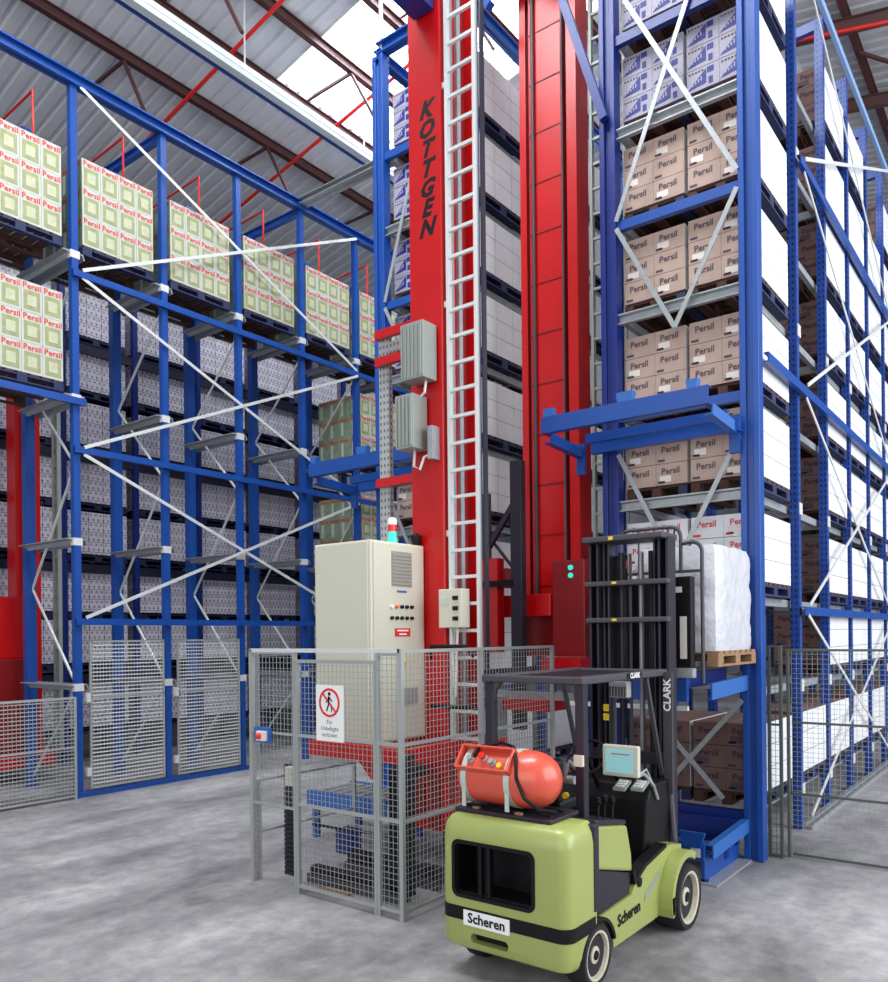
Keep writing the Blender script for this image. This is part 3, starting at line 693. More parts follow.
# lifting carriage in front of the rear mast
build('carriage_beam', MB().box(-5.72, -4.73, 8.17, 8.34, 2.52, 2.78), 'red', tK, bevel=.01)
build('carriage_plate', MB().box(-4.72, -4.30, 8.2, 8.5, 2.05, 3.16), 'red_dark', tK, bevel=.01)
build('carriage_plate', MB().box(-5.3, -4.73, 8.32, 8.5, 2.05, 2.515), 'red_dark', tK)
build('carriage_plate', MB().box(-5.60, -5.32, 7.95, 8.1, 2.1, 3.22), 'red', tK)
build('carriage_beam', MB().box(-4.7, -4.2, 7.9, 8.3, 1.82, 2.045), 'red', tK)
build('carriage_floor', MB().box(-5.6, -4.5, 7.7, 8.2, 1.45, 1.58), 'red', tK)
build('signal_lamp', MB().lathe((-4.47, 8.2, 2.98), (0,-1,0), [(0,.03),(.02,.03)], 10).lathe((-4.47, 8.2, 3.07), (0,-1,0), [(0,.03),(.02,.03)], 10), 'green_lamp', tK)
build('fork_arm', MB().box(-5.5, -4.2, 7.75, 7.85, 1.58, 1.66).box(-5.2,-5.1,7.6,7.8,.3,1.6), 'galv', tK)
build('guard_post', MB().box(-5.13, -4.98, 7.95, 8.06, 1.2, 4.34), 'black_metal', tK, bevel=.006)
build('guard_brace', MB().bar((-5.55, 8.0, 3.25), (-5.1, 8.0, 3.85), .06, .06).bar((-5.4, 8.02, 3.4), (-5.1, 8.02, 3.05), .03, .03), 'black_metal', tK)
build('guard_post', MB().box(-5.52, -5.44, 7.95, 8.02, 3.2, 4.0), 'char', tK)
build('guard_rail', MB().box(-5.6, -5.1, 7.93, 7.97, 2.88, 2.95), 'black', tK)
build('pulley', MB().lathe((-5.25, 8.14, 2.98), (0, -1, 0), [(0, .12), (.03, .12), (.04, .08), (.08, .12), (.1, .12)]), 'red_dark', tK, smooth=True)
for y0, y1 in ((7.2, 34),): 
    o = build('crane_rail', MB().ibeam((-5.05, y0, .08), (-5.05, 30, .08), .1, .16, .02), 'char', origin=(-5.05, 12, 0)); tag(o, 'steel floor rail running down the crane aisle under the red crane', 'rail')
# second crane far left
tL = thing('stacker_crane', 'red crane in the aisle behind the left rack at the left picture edge', 'crane', (-13.7, 6.2, 0))
build('mast', MB().box(-13.95, -13.65, 6.2, 6.5, .3, 6.4), 'red', tL, bevel=.01)
build('mast', MB().box(-13.52, -13.42, 6.3, 6.5, .3, 6.4), 'red', tL)
build('base_box', MB().box(-14.4, -13.3, 5.6, 6.3, .5, 2.0), 'red_dark', tL, bevel=.02)
build('carriage_plate', MB().box(-14.4, -13.35, 5.65, 6.2, 2.0, 3.0), 'red', tL, bevel=.02)
build('hinge_plate', MB().box(-13.45, -13.35, 5.55, 5.65, 2.1, 2.3).box(-13.45, -13.35, 5.55, 5.65, 2.55, 2.75).box(-13.9, -13.75, 5.55, 5.65, 2.2, 2.6), 'black_metal', tL)
build('base_beam', MB().box(-14.3, -13.2, 4.9, 6.6, .25, .5), 'red', tL)
ladder(tL, -13.15, -13.0, 6.6, .5, 6.4, .3, .018, 'greybox')

# ---------------------------------------------------------------- mesh fences
def panel(t, a, b, z0, z1, pm='galv_fence', rails=(), nu=None, nv=None, r=.0019, fr=.026, posts=True, wm=None, first=True, r2=None):
    a = Vector((a[0], a[1], 0)); b = Vector((b[0], b[1], 0)); L = (b - a).length; d = (b - a).normalized()
    if posts:
        for p in ((a, b) if first else (b,)): build('post', MB().box(p.x-.017, p.x+.017, p.y-.017, p.y+.017, 0, z1), pm, t)
    for z in (z0, z1 - fr/2) + tuple(rails):
        build('rail', MB().bar((a.x, a.y, z), (b.x, b.y, z), fr, fr), pm, t)
    g = MB().grid((a.x, a.y, z0), (b - a), (0, 0, z1 - z0), nu or max(2, round(L/.05)), nv or round((z1-z0)/.05), r, r2)
    build('wire_mesh', g, wm or pm, t)
tF = thing('safety_cage', 'galvanised wire mesh safety cage around the base of the red crane', 'fence', (-5.2, 5.8, 0))
CY = 4.93
build('gate_post', MB().box(-6.12, -6.08, CY-.02, CY+.02, 0, 2.19), 'galv_fence', tF)
build('top_rail', MB().box(-6.1, -4.24, CY-.02, CY+.02, 2.165, 2.2), 'galv_white', tF)
panel(tF, (-6.09, CY), (-5.50, CY), .75, 2.17, rails=(1.42,), fr=.022)
build('gate_leg_mesh', MB().grid((-6.09, CY, .1), (.09, 0, 0), (0, 0, .65), 2, 13, .0028), 'galv_fence', tF)
panel(tF, (-5.47, CY), (-4.52, CY), .07, 2.10, rails=(1.42, .80), fr=.028)
panel(tF, (-4.49, CY), (-4.24, CY), .07, 2.17, rails=(1.42, .80), fr=.028)
build('corner_post', MB().box(-4.26, -4.22, CY-.02, CY+.02, 0, 2.2), 'galv_fence', tF)
panel(tF, (-4.24, CY+.02), (-4.24, 6.05), .07, 2.19, rails=(1.42, .80), first=False)
panel(tF, (-4.24, 6.05), (-4.24, 7.35), .07, 2.19, rails=(1.42, .80), first=False)
panel(tF, (-6.10, 5.0), (-6.10, 6.30), .45, .95, rails=(), r=.001, nu=3, nv=1, fr=.02)
sgn = build('warning_sign', MB().box(-5.19, -4.86, CY-.035, CY-.022, 1.40, 1.885), 'white', tF)
ring = MB(); cx, cz = -5.025, 1.735
for i in range(32):
    a0, a1 = 2*PI*i/32, 2*PI*(i+1)/32
    ring.prism([(cx+math.cos(a0)*.125, cz+math.sin(a0)*.125), (cx+math.cos(a1)*.125, cz+math.sin(a1)*.125), (cx+math.cos(a1)*.105, cz+math.sin(a1)*.105), (cx+math.cos(a0)*.105, cz+math.sin(a0)*.105)], 1, CY-.039, CY-.035)
ring.bar((cx-.078, CY-.040, cz+.078), (cx+.078, CY-.040, cz-.078), .003, .016)
build('prohibition_ring', ring, 'red_print', sgn)
fg = MB().lathe((cx, CY-.036, cz+.075), (0, -1, 0), [(0, .017), (.002, .017)], 14)
for a, b_, w_ in (((0, .055), (0, -.01), .03), ((0, 0), (-.035, -.075), .014), ((0, 0), (.03, -.04), .014), ((.03, -.04), (.028, -.08), .012), ((0, .045), (-.04, .0), .011), ((0, .045), (.035, .01), .011)):
    fg.bar((cx+a[0], CY-.0372, cz+a[1]), (cx+b_[0], CY-.0372, cz+b_[1]), .002, w_)
build('walking_figure', fg, 'black', sgn)
tx = MB()
for i, s_ in enumerate(('Für', 'Unbefugte', 'verboten')): tx.text(s_, face_m((cx, CY-.036, 1.565 - i*.055), '-y'), 0, 0, 0, .052)
build('sign_text', tx, 'char', sgn)
sw = thing('safety_switch', 'blue box with a red rotary knob on the front of the mesh cage', 'switch', (-5.83, CY-.05, 1.38))
build('switch_plate', MB().box(-6.0, -5.80, CY-.06, CY-.02, 1.33, 1.47), 'blue_pale', sw)
build('switch_box', MB().box(-5.93, -5.81, CY-.10, CY-.06, 1.35, 1.44), 'paper_patch', sw, bevel=.006)
build('knob', MB().lathe((-5.88, CY-.10, 1.395), (0, -1, 0), [(0, .028), (.02, .028), (.04, .015)], 12), 'lamp_red', sw)
# equipment in the cage
t = thing('energy_chain', 'black cable chain column inside the mesh cage behind the gate', 'cable chain', (-5.95, 5.3, 0))
mb = MB()
for i in range(24): mb.box(-6.03, -5.90, 5.25, 5.35, i*.045, i*.045+.036)
build('chain_links', mb, 'black_metal', t)
build('end_box', MB().box(-5.93, -5.86, 5.18, 5.25, .88, 1.06), 'cabinet', t)
t = thing('roller_conveyor', 'short blue roller conveyor inside the mesh cage', 'conveyor', (-6.2, 6.5, 0))
build('side_frame', MB().chan((-6.98, 6.45, .43), (-5.75, 6.45, .43), .05, .2, .012), 'blue_pale', t)
build('side_frame', MB().chan((-6.98, 7.15, .43), (-5.75, 7.15, .43), .05, .2, .012), 'blue_pale', t)
for x in (-6.85, -5.9):
    for y in (6.45, 7.15): build('leg', MB().box(x-.035, x+.035, y-.03, y+.03, 0, .35), 'blue', t)
mb = MB()
for i in range(8): mb.tube([(-6.9 + i*.15, 6.5, .5), (-6.9 + i*.15, 7.1, .5)], .028, 10)
build('rollers', mb, 'galv', t)
t = thing('chain_conveyor', 'low dark chain conveyor on the floor inside the mesh cage', 'conveyor', (-5.2, 5.7, 0))
for y, z in ((5.25, .16), (5.75, .2)):
    mb = MB()
    for i in range(22): mb.box(-5.62 + i*.052, -5.585 + i*.052, y-.05, y+.05, .03, z)
    build('chain', mb, 'black_metal', t); build('frame', MB().box(-5.64, -4.45, y-.07, y-.055, 0, .09), 'char', t)
build('foot', MB().box(-5.3, -5.0, 5.05, 5.13, 0, .04), 'wood', t)
build('sensor_box', MB().box(-5.86, -5.66, 5.78, 5.94, .12, .36), 'blue_deep', t)
build('cross_rod', MB().tube([(-6.0, 5.6, .42), (-4.9, 5.7, .42)], .014).box(-4.62, -4.52, 5.2, 5.35, 0, 1.15), 'black', t)
t = thing('cable_duct', 'tall dark duct standing behind the front corner of the mesh cage', 'duct', (-4.62, 5.45, 0))
mb = MB()
for i in range(30): mb.box(-4.68, -4.58, 5.4, 5.5, i*.042, i*.042+.034)
build('duct_segments', mb, 'black_metal', t); build('marker_strip', MB().box(-4.70, -4.685, 5.42, 5.48, .75, .95), 'lamp_red', t)

# left rack mesh doors and fence
for i in (1, 2):
    t = thing('mesh_door', 'wire mesh guard door low in the left rack, %s' % ('left one of the pair' if i == 1 else 'right one of the pair'), 'door', (XA, AY[i]+.75, 0), 'mesh guard doors in the left rack')
    y0, y1 = AY[i] + .17, AY[i+1] - .10
    for y in (y0, y1): build('frame_post', MB().box(XA+.04, XA+.07, y-.015, y+.015, .1, 2.29), 'galv_fence', t)
    for z in (.12, 1.45, 2.27): build('frame_rail', MB().box(XA+.04, XA+.07, y0, y1, z-.015, z+.015), 'galv_fence', t)
    build('wire_mesh', MB().grid((XA+.055, y0, .12), (0, y1-y0, 0), (0, 0, 2.15), 24, 38, .0085, .002), 'galv_white', t)
    build('latch', MB().box(XA+.03, XA+.1, y0-.08, y0-.02, 1.38, 1.52).box(XA+.03, XA+.1, y0-.08, y0-.02, .3, .42), 'galv_white', t)
t = thing('mesh_fence', 'low galvanised mesh fence at the left picture edge before the red crane', 'fence', (XA, 5, 0))
panel(t, (XA+.10, 3.2), (XA+.10, 5.94), .05, 1.47, nu=50, nv=26, r=.0075, r2=.003, rails=(.75,))
t = thing('fence_post', 'pair of galvanised fence posts at the right end of the left mesh doors', 'post', (XA+.2, 9.2, 0))
for y in (9.14, 9.28): build('post', MB().box(XA+.05, XA+.10, y-.025, y+.025, 0, 2.05), 'galv_fence', t)
for z in (.3, 1.2, 2.0): build('link', MB().box(XA+.06, XA+.09, 9.14, 9.28, z-.015, z+.015), 'galv_fence', t)
# right fence
t = thing('mesh_fence', 'tall dark-framed wire mesh fence across the right side of the hall', 'fence', (-.8, 8.7, 0))
panel(t, (-2.40, 8.6), (-2.30, 8.6), .02, 2.17, 'fence_dark', rails=(1.36, .64), nu=2, nv=34, r=.002, fr=.02, posts=False)
for x in (-2.41, -2.295): build('post', MB().box(x-.014, x+.014, 8.58, 8.62, 0, 2.17), 'fence_dark', t)
build('post', MB().box(-2.262, -2.238, 8.68, 8.73, 0, 2.13), 'fence_dark', t)
panel(t, (-2.22, 8.72), (1.2, 8.72), .03, 2.13, 'fence_dark', rails=(1.38, .65), nu=68, nv=42, r=.0016, fr=.022, posts=False, wm='galv_fence')
build('post', MB().box(1.18, 1.22, 8.70, 8.74, 0, 2.13), 'fence_dark', t)
build('tie_bar', MB().box(-2.5, -2.41, 8.58, 8.60, 2.02, 2.05), 'fence_dark', t)
# ---------------------------------------------------------------- forklift
tT = thing('forklift', 'lime green forklift with a red gas bottle on its back, facing away from the camera', 'forklift', (-3.03, 5.4, 0))
def rrect(x0, x1, y0, y1, r, n=6, corners=(1, 1, 1, 1)):
    pts = []
    for (cx_, cy_, a), on in zip(((x1-r, y0+r, -90), (x1-r, y1-r, 0), (x0+r, y1-r, 90), (x0+r, y0+r, 180)), corners):
        if on:
            for i in range(n+1): t_ = rad(a + 90*i/n); pts.append((cx_ + r*math.cos(t_), cy_ + r*math.sin(t_)))
        else: pts.append({-90: (x1, y0), 0: (x1, y1), 90: (x0, y1), 180: (x0, y0)}[a])
    return pts
X0, X1, YR = -3.42, -2.42, 4.37
cw = MB(); secs = []
for z, ins, dy in ((.17, .05, .07), (.20, .015, .02), (.26, .0, .0), (.95, .0, .0), (1.02, .010, .012), (1.06, .03, .035), (1.085, .06, .075)):
    secs.append([(p[0], p[1], z) for p in rrect(X0+ins, X1-ins, YR+dy, 4.74, .085, 6, (1, 0, 0, 1))])
n_ = len(secs[0])
cw.add([v for s_ in secs for v in s_], [(j*n_+i, j*n_+(i+1)%n_, (j+1)*n_+(i+1)%n_, (j+1)*n_+i) for j in range(len(secs)-1) for i in range(n_)] + [tuple(range(n_-1, -1, -1)), tuple(range((len(secs)-1)*n_, len(secs)*n_))])
cwo = build('counterweight', cw, 'lime', tT)
def cutter(mb): return build('cutter', mb, 'black', tT)
def cyl_x(y, z, r, x0, x1): return cutter(MB().lathe((x0, y, z), (1, 0, 0), [(0, r), (x1-x0, r)], 40))
cuts = [cutter(MB().prism(rrect(-3.30, -2.675, .55, .91, .045), 1, 4.2, 4.64)), cutter(MB().prism(rrect(-3.165, -2.865, .245, .31, .031), 1, 4.2, 4.46)),
        cyl_x(4.77, .17, .255, -2.62, -2.2)]
boolean(cwo, cuts)
cwo.data.polygons.foreach_set('use_smooth', [True]*len(cwo.data.polygons)); cwo.data.set_sharp_from_angle(angle=rad(38))
lin = MB().box(-3.32, -2.655, 4.60, 4.62, .53, .93)
for (a, b_) in ((.545, .575), (.890, .915)): lin.box(-3.30, -2.675, 4.39, 4.61, a, b_)
for (a, b_) in ((-3.305, -3.28), (-2.695, -2.67)): lin.box(a, b_, 4.39, 4.61, .55, .91)
build('radiator_recess', lin, 'black', tT)
fr = MB()
o1, o2 = rrect(-3.315, -2.66, .535, .925, .055), rrect(-3.29, -2.685, .56, .90, .04)
k = len(o1); fr.add([(p[0], YR-.006, p[1]) for p in o1] + [(p[0], YR-.006, p[1]) for p in o2] + [(p[0], YR+.03, p[1]) for p in o2] + [(p[0], YR+.01, p[1]) for p in o1],
    [(i, (i+1)%k, k+(i+1)%k, k+i) for i in range(k)] + [(k+i, k+(i+1)%k, 2*k+(i+1)%k, 2*k+i) for i in range(k)] + [(i, (i+1)%k, 3*k+(i+1)%k, 3*k+i) for i in range(k)])
fr.box(-3.105, -3.08, YR+.01, YR+.05, .55, .91).box(-3.035, -3.01, YR+.01, YR+.05, .55, .91).box(-3.08, -3.035, YR+.04, YR+.06, .55, .91)
build('radiator_surround', fr, 'black', tT)
build('tow_recess', MB().box(-3.16, -2.87, 4.43, 4.45, .25, .305), 'black', tT)
st = build('rear_stripe', MB().prism(rrect(X0-.004, X1+.004, YR-.004, 4.72, .089, 8, (1, 0, 0, 1)), 2, .385, .475), 'black', tT)
boolean(st, [cutter(MB().box(X0+.1, X1-.1, YR+.1, 5.2, .1, .6)), cyl_x(4.77, .17, .25, -2.70, -2.2)])
pl = build('name_plate', MB().box(-3.215, -2.85, YR-.012, YR-.004, .36, .46), 'white', tT)
build('lettering', MB().text('Scheren', face_m((-3.03, YR-.014, .411), '-y'), 0, .028, 0, .092), 'black', pl)
# chassis side
side = [(4.66, .17), (5.77, .17), (5.85, .23), (5.92, .46), (6.0, .58), (6.25, .58), (6.25, .62), (6.02, .66), (5.93, .66), (5.56, .60), (5.36, .50), (5.31, .455), (4.66, .43)]
ch = build('chassis', MB().prism(side, 0, -3.40, -2.44), 'lime', tT)
boolean(ch, [cyl_x(4.77, .17, .255, -2.62, -2.2), cyl_x(4.77, .17, .255, -3.9, -3.24), cutter(MB().box(-3.3, -2.50, 5.33, 5.98, .5, .9)),
             cyl_x(6.11, .25, .27, -2.62, -2.2), cyl_x(6.11, .25, .27, -3.9, -3.28)])
build('side_lettering', MB().text('Scheren', face_m((-2.436, 5.27, .335), '+x', .05), 0, .03, 0, .115), 'black', ch)
build('side_flash', MB().prism([(5.53, .40), (5.84, .53), (5.77, .45), (5.53, .35)], 0, -2.44, -2.436), 'greybox', ch)
build('filler_cap', MB().lathe((-2.44, 5.44, .515), (1, 0, 0), [(0, .035), (.012, .035), (.016, .02)], 16), 'black', ch)
arch = MB()
for sx in (-2.43,):
    for i in range(16):
        a0, a1 = rad(15 + 150*i/16), rad(15 + 150*(i+1)/16)
        P_ = lambda a, r: (4.77 + r*math.cos(a), .17 + r*math.sin(a))
        arch.prism([P_(a0, .25), P_(a1, .25), P_(a1, .275), P_(a0, .275)], 0, -2.46, -2.425)
build('wheel_arch_trim', arch, 'black', tT)
build('side_panel', MB().prism([(4.76, .43), (5.31, .455), (5.35, .60), (4.76, .76)], 0, -3.38, -2.455), 'black_metal', tT, bevel=.01)
build('seat_base', MB().prism([(4.80, .75), (5.35, .61), (5.34, .74), (5.27, .955), (4.76, 1.045), (4.72, .76)], 0, -3.38, -2.445), 'lime', tT, bevel=.02)
build('door_strip', MB().box(-2.50, -2.412, 4.70, 4.775, .50, 1.07), 'black_metal', tT, bevel=.012)
build('arm_console', MB().prism([(4.80, 1.035), (5.27, .958), (5.27, .99), (4.80, 1.075)], 0, -2.78, -2.455), 'black_metal', tT, bevel=.008)
for x, y in ((-2.60, 5.12), (-2.60, 5.22), (-2.53, 5.2)):
    build('control_lever', MB().tube([(x, y, .98), (x, y+.015, 1.12)], .010).lathe((x, y+.015, 1.10), (0, 0, 1), [(0, .012), (.02, .02), (.05, .018), (.06, .008)], 10), 'black', tT)
build('floor_mat', MB().box(-3.3, -2.50, 5.33, 6.0, .48, .52), 'black', tT)
build('step_trim', MB().prism([(5.33, .60), (5.36, .515), (5.56, .60), (5.93, .66), (5.93, .69), (5.55, .63), (5.38, .56), (5.35, .63)], 0, -2.52, -2.43), 'black', tT)
build('inner_panel', MB().box(-3.4, -3.3, 5.3, 6.2, .55, .98), 'black', tT)
build('cowl', MB().prism([(5.80, .5), (6.32, .5), (6.32, 1.12), (5.95, 1.12), (5.88, 1.0)], 0, -3.38, -2.56), 'black', tT, bevel=.02)
build('seat', MB().box(-3.28, -2.82, 4.98, 5.4, 1.03, 1.13).box(-3.28, -2.82, 4.96, 5.06, 1.1, 1.42), 'black', tT, bevel=.03)
sw_ = MB(); pts = [(-3.0 + .16*math.cos(rad(a)), 5.74 + .10*math.sin(rad(a)), 1.33 + .12*math.sin(rad(a))) for a in range(0, 361, 20)]
sw_.tube(pts, .014).tube([(-3.16, 5.74, 1.33), (-2.84, 5.74, 1.33)], .01).tube([(-3.0, 5.74, 1.33), (-3.0, 5.95, 1.05)], .02)
build('steering_wheel', sw_, 'black', tT, smooth=True)
# fender and wheels
for s_, (xa, xb) in ((1, (-2.60, -2.33)), (-1, (-3.51, -3.24))):
    fd = MB()
    for i in range(14):
        a0, a1 = rad(58 + 135*i/14), rad(58 + 135*(i+1)/14)
        P_ = lambda a, r: (6.11 + r*math.cos(a), .26 + r*math.sin(a)*1.08)
        fd.prism([P_(a0, .275), P_(a1, .275), P_(a1, .325), P_(a0, .325)], 0, xa, xb)
    fd.prism([(5.80, .17), (5.835, .17), (5.84, .32), (5.79, .32)], 0, xa, xb)
    build('front_fender', fd, 'lime', tT)
def wheel(x_out, y, r, w_, s_=1):
    o = build('wheel', MB().lathe((x_out - s_*w_, y, r), (s_, 0, 0), [(0, r*.80), (.0, r*.96), (w_*.12, r), (w_*.88, r), (w_, r*.95), (w_, r*.82), (w_*.8, r*.80)], 40), 'rubber', tT, smooth=True)
    build('rim', MB().lathe((x_out - s_*w_*.9, y, r), (s_, 0, 0), [(0, r*.81), (w_*.88, r*.81), (w_*.86, r*.72), (w_*.5, r*.64), (w_*.5, r*.3), (w_*.75, r*.28), (w_*.78, r*.12)], 32), 'cream_rim', o, smooth=True)
    h = MB().lathe((x_out - s_*w_*.2, y, r), (s_, 0, 0), [(0, r*.17), (w_*.12, r*.15), (w_*.14, r*.05)], 16)
    for i in range(6): a = rad(60*i); h.lathe((x_out - s_*w_*.42, y + r*.44*math.cos(a), r + r*.44*math.sin(a)), (s_, 0, 0), [(0, r*.05), (.02, r*.05)], 6)
    build('hub', h, 'black', o)
wheel(-2.425, 4.77, .20, .15); wheel(-3.39, 4.77, .20, .13, -1)
wheel(-2.315, 6.11, .25, .22); wheel(-3.525, 6.11, .25, .22, -1)
# overhead guard
for x in (-3.385, -2.635):
    build('guard_post', MB().box(x-.035, x+.035, 4.93, 5.0, 1.03, 1.96), 'black_metal', tT, bevel=.008)
    build('guard_post', MB().tube([(x+.04, 6.35, 1.96), (x+.06, 6.36, 1.1), (x+.12, 6.30, .62)], .024), 'char', tT)
    build('guard_brace', MB().bar((x+.02, 6.0, 1.95), (x+.02, 6.30, 1.15), .03, .03, (0, 1, 0)), 'char', tT)
    build('corner_gusset', MB().prism([(x+.035, 1.97), (x+.035, 1.82), (x+.055, 1.9), (x+.11, 1.96)] if x < -3 else [(x-.035, 1.97), (x-.035, 1.82), (x-.055, 1.9), (x-.11, 1.96)], 1, 4.94, 4.98), 'char', tT)
rf = MB().box(-3.43, -3.35, 4.9, 6.38, 1.955, 2.01).box(-2.67, -2.59, 4.9, 6.38, 1.955, 2.01).box(-3.36, -2.66, 4.903, 4.97, 1.957, 2.008).box(-3.36, -2.66, 6.31, 6.377, 1.957, 2.008)
build('guard_roof_frame', rf, 'char', tT, bevel=.012)
mb = MB()
for i in range(9): mb.box(-3.36, -2.66, 5.03 + i*.145, 5.10 + i*.145, 1.975, 1.995)
build('guard_roof_slats', mb, 'black_metal', tT)
nb = build('roof_badge', MB().box(-2.59, -2.585, 5.60, 5.86, 1.965, 2.005), 'black', tT)
build('badge_lettering', MB().text('CLARK', face_m((-2.583, 5.73, 1.985), '+x'), 0, .03, 0, .055), 'white', nb)
# mast
for x in (-3.30, -2.66):
    build('outer_mast_channel', MB().chan((x, 6.55, .12), (x, 6.55, 3.12), .16, .09, .02, (1, 0, 0)), 'black_metal', tT)
    xi = x + (.085 if x < -3 else -.085)
    build('inner_mast_channel', MB().chan((xi, 6.60, .3), (xi, 6.60, 3.10), .12, .06, .015, (1, 0, 0)), 'char', tT)
for x, r_ in ((-3.1, .03), (-2.92, .022), (-2.82, .03)): build('hydraulic_cylinder', MB().tube([(x, 6.62, .3), (x, 6.62, 3.02)], r_, 12), 'galv' if x == -2.92 else 'black_metal', tT, smooth=True)
build('lift_chain', MB().box(-2.99, -2.965, 6.52, 6.53, .5, 3.0).box(-2.87, -2.855, 6.52, 6.53, .5, 3.0), 'char', tT)
build('hose', MB().tube([(-3.02, 6.5, 3.0), (-3.0, 6.48, 2.2), (-3.02, 6.5, 1.4)], .012).tube([(-2.78, 6.5, 3.0), (-2.76, 6.48, 2.2), (-2.78, 6.5, 1.4)], .012), 'black', tT)
build('mast_back_plate', MB().box(-3.22, -3.06, 6.64, 6.66, 1.9, 3.0).box(-2.80, -2.72, 6.64, 6.66, 1.9, 3.0), 'black', tT)
for z, xa in ((3.10, -3.36), (2.74, -3.37), (2.42, -3.36)):
    build('mast_crossmember', MB().box(xa, -2.60, 6.42, 6.50, z-.02, z+.025) if z < 3 else MB().box(xa, -2.62, 6.36, 6.7, z, z+.05), 'char', tT, bevel=.01)
    build('warning_dot', MB().box(-3.1, -3.06, 6.41 if z < 3 else 6.35, 6.42 if z < 3 else 6.36, z-.005 if z < 3 else z+.01, z+.015 if z < 3 else z+.04), 'yellow', tT)
build('mast_crossmember', MB().box(-3.34, -2.62, 6.45, 6.5, 1.2, 1.3), 'black_metal', tT)
build('warning_label', MB().box(-3.20, -3.15, 6.43, 6.44, 1.63, 1.69).box(-3.20, -3.15, 6.43, 6.44, 1.55, 1.61), 'yellow', tT)
build('red_label', MB().box(-3.14, -3.06, 6.63, 6.64, 2.88, 2.95), 'red_print', tT)
mp = build('mast_side_plate', MB().box(-2.60, -2.525, 6.30, 6.33, 1.0, 1.99), 'char', tT)
build('mast_lettering', MB().text('CLARK', face_m((-2.562, 6.298, 1.80), '-y', PI/2), 0, .03, 0, .085), 'white', mp)
# load backrest and fork carriage
def tubeline(pts, r=.02): return MB().tube(pts, r, 10)
def arc(cx_, cz_, r, a0, a1, y, n=6): return [(cx_ + r*math.cos(rad(a0+(a1-a0)*i/n)), y, cz_ + r*math.sin(rad(a0+(a1-a0)*i/n))) for i in range(n+1)]
Yb = 6.98
build('backrest_tube', tubeline([(-3.28, Yb, 2.85)] + arc(-3.20, 3.18, .08, 180, 90, Yb) + arc(-2.80, 3.16, .10, 90, 0, Yb) + [(-2.70, Yb, 2.85)], .018), 'char', tT, smooth=True)
build('backrest_tube', tubeline([(-2.70, Yb, 3.10)] + arc(-2.60, 3.02, .09, 90, 0, Yb) + [(-2.51, Yb, 1.86)], .017), 'char', tT, smooth=True)
for x in (-3.1, -2.95, -2.82, -2.76): build('backrest_bar', tubeline([(x, Yb, 2.85), (x, Yb, 3.25)], .009), 'char', tT)
build('backrest_bar', MB().box(-3.28, -2.5, Yb-.015, Yb+.015, 2.84, 2.865), 'char', tT)
build('carriage_plate', MB().box(-3.2, -2.56, 6.84, 6.94, 1.98, 2.80), 'black', tT, bevel=.01)
build('data_plate', MB().box(-2.66, -2.60, 6.835, 6.84, 2.08, 2.45), 'paper_patch', tT); build('data_plate', MB().box(-2.70, -2.64, 6.835, 6.84, 2.66, 2.71), 'paper_patch', tT)
build('side_shift_bar', MB().box(-2.72, -2.52, 6.75, 6.84, 1.92, 2.0), 'galv', tT)
for x in (-3.08, -2.64): build('fork', MB().prism([(6.95, 2.0), (8.15, 2.045), (8.15, 2.06), (6.99, 2.05), (6.99, 2.5), (6.95, 2.5)], 0, x-.045, x+.045), 'char', tT)
# cab fittings
lp = build('work_light', MB().box(-2.86, -2.70, 5.84, 5.92, 1.80, 1.93), 'galv', tT, bevel=.01)
mb = MB()
for i in range(6): mb.box(-2.85 + i*.025, -2.84 + i*.025, 5.83, 5.84, 1.81, 1.89)
build('lamp_fins', mb, 'char', lp); build('lamp_arm', MB().box(-2.79, -2.77, 5.86, 5.9, 1.9, 1.96), 'char', lp)
T0 = (-2.78, 5.66, 1.345)
mn = build('monitor', MB().box(-2.83, -2.535, 5.66, 5.71, 1.215, 1.455), 'cabinet', tT, bevel=.012)
build('screen', MB().box(-2.80, -2.575, 5.656, 5.66, 1.245, 1.425), 'screen', mn)
build('screen_text', MB().box(-2.75, -2.60, 5.653, 5.656, 1.385, 1.392), 'screen_line', mn)
build('monitor_arm', MB().bar((-2.79, 5.72, 1.3), (-2.79, 5.95, 1.08), .04, .04), 'black', mn)
for x, y in ((-2.70, 5.72), (-2.58, 5.78)):
    kp = build('keypad', MB().prism([(y-.05, 1.105), (y+.07, 1.155), (y+.07, 1.175), (y-.05, 1.125)], 0, x-.05, x+.05), 'greybox', tT)
    mb = MB()
    for i in range(3):
        for j in range(3): mb.box(x-.035+i*.026, x-.018+i*.026, y-.03+j*.03, y-.012+j*.03, 1.135+j*.0125, 1.145+j*.0125)
    build('keys', mb, 'white', kp)
build('cable', MB().tube([(-2.62, 5.8, 1.2), (-2.57, 5.85, 1.22), (-2.54, 5.95, 1.12), (-2.55, 6.05, 1.0)], .014), 'galv', tT)
build('cable', MB().tube([(-2.63, 5.85, 1.2), (-2.6, 5.95, 1.24), (-2.56, 6.0, 1.1)], .01), 'galv', tT)
build('switch_box', MB().box(-2.665, -2.60, 4.90, 4.93, 1.40, 1.475), 'cabinet', tT)
build('engine_fitting', MB().tube([(-2.78, 4.98, 1.3), (-2.74, 4.98, 1.42), (-2.68, 5.0, 1.36), (-2.66, 5.0, 1.2)], .012).lathe((-2.8, 5.02, 1.28), (1, 0, 0), [(0, .03), (.08, .03)], 12), 'galv', tT)
build('cap', MB().lathe((-2.76, 4.97, 1.18), (0, -1, 0), [(0, .022), (.03, .022)], 10), 'yellow', tT)
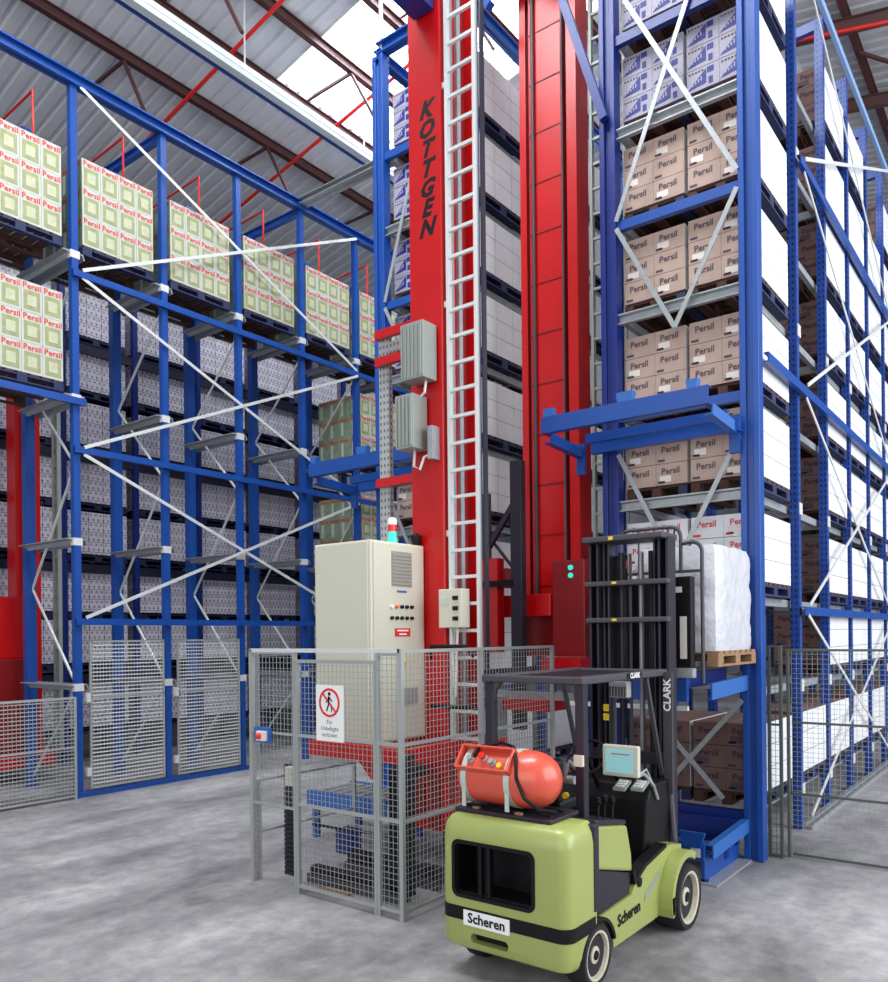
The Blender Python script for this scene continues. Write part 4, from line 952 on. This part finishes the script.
# gas bottle tray
tr = build('bottle_tray', MB().prism(rrect(-3.37, -2.60, 4.47, 4.86, .02), 2, 1.085, 1.115), 'black_metal', tT, bevel=.008)
build('tray_rail', MB().box(-3.33, -2.65, 4.55, 4.58, 1.11, 1.126).box(-3.33, -2.65, 4.72, 4.75, 1.11, 1.126), 'black', tr)
for x in (-3.2, -2.86): build('bracket', MB().box(x-.025, x+.025, 4.49, 4.52, 1.115, 1.13), 'wood', tr)
tg = thing('gas_bottle', 'red horizontal gas bottle strapped on the back of the forklift', 'gas bottle', (-3.09, 4.85, 1.13))
gr = .195; gz = 1.325
body = [(0, .03), (.02, .09), (.06, .145), (.11, .178), (.16, .192), (.2, gr), (.58, gr), (.62, .19), (.67, .175), (.72, .145), (.755, .10), (.775, .05), (.78, .02)]
build('tank', MB().lathe((-3.475, 4.85, gz), (1, 0, 0), body, 40), 'tank', tg, smooth=True)
for x in (-3.33, -2.98):
    r_ = gr + .006; sm = MB()
    for i in range(28):
        a0, a1 = 2*PI*i/28, 2*PI*(i+1)/28
        P_ = lambda a, r: (4.85 + r*math.cos(a), gz + r*math.sin(a))
        sm.prism([P_(a0, gr-.004), P_(a1, gr-.004), P_(a1, r_), P_(a0, r_)], 0, x-.022, x+.022)
    sm.box(x-.015, x+.015, 4.66, 4.67, 1.13, 1.25)
    build('strap', sm, 'strap', tg)
R45 = Matrix.Translation((-3.17, 4.85, gz)) @ Matrix.Rotation(rad(-38), 4, 'X')
def rot(mb): mb.v = [tuple(R45 @ Vector(v)) for v in mb.v]; return mb
cb = MB().box(-.215, .215, -.235, -.15, .085, .10).box(-.215, .215, -.235, -.15, -.085, -.07).box(-.215, -.2, -.235, -.15, -.085, .1).box(.2, .215, -.235, -.15, -.085, .1)
build('valve_collar', rot(cb), 'tank', tg, bevel=.006)
vm = MB()
for x, z in ((-.12, .0), (-.02, .02), (.06, -.01)): vm.lathe((x, -.17, z), (0, -1, 0), [(0, .025), (.03, .03), (.04, .02), (.06, .02)], 12)
build('valve', rot(vm), 'galv', tg)
build('valve_knob', rot(MB().lathe((-.02, -.22, .02), (0, -1, 0), [(0, .026), (.02, .026)], 8)), 'lamp_red', tg)
build('valve_cap', rot(MB().lathe((.13, -.17, -.03), (0, -1, 0), [(0, .02), (.05, .02)], 8)), 'yellow', tg)
build('hose', MB().tube([(-3.28, 4.70, 1.45), (-3.25, 4.74, 1.53), (-3.12, 4.82, 1.56), (-3.0, 4.78, 1.545), (-2.93, 4.70, 1.48), (-2.90, 4.655, 1.36), (-2.84, 4.65, 1.24), (-2.75, 4.68, 1.17), (-2.66, 4.76, 1.15)], .013), 'black', tg, smooth=True)
tg.location = (tg.location[0] + .06, tg.location[1] - .21, tg.location[2] + .005)
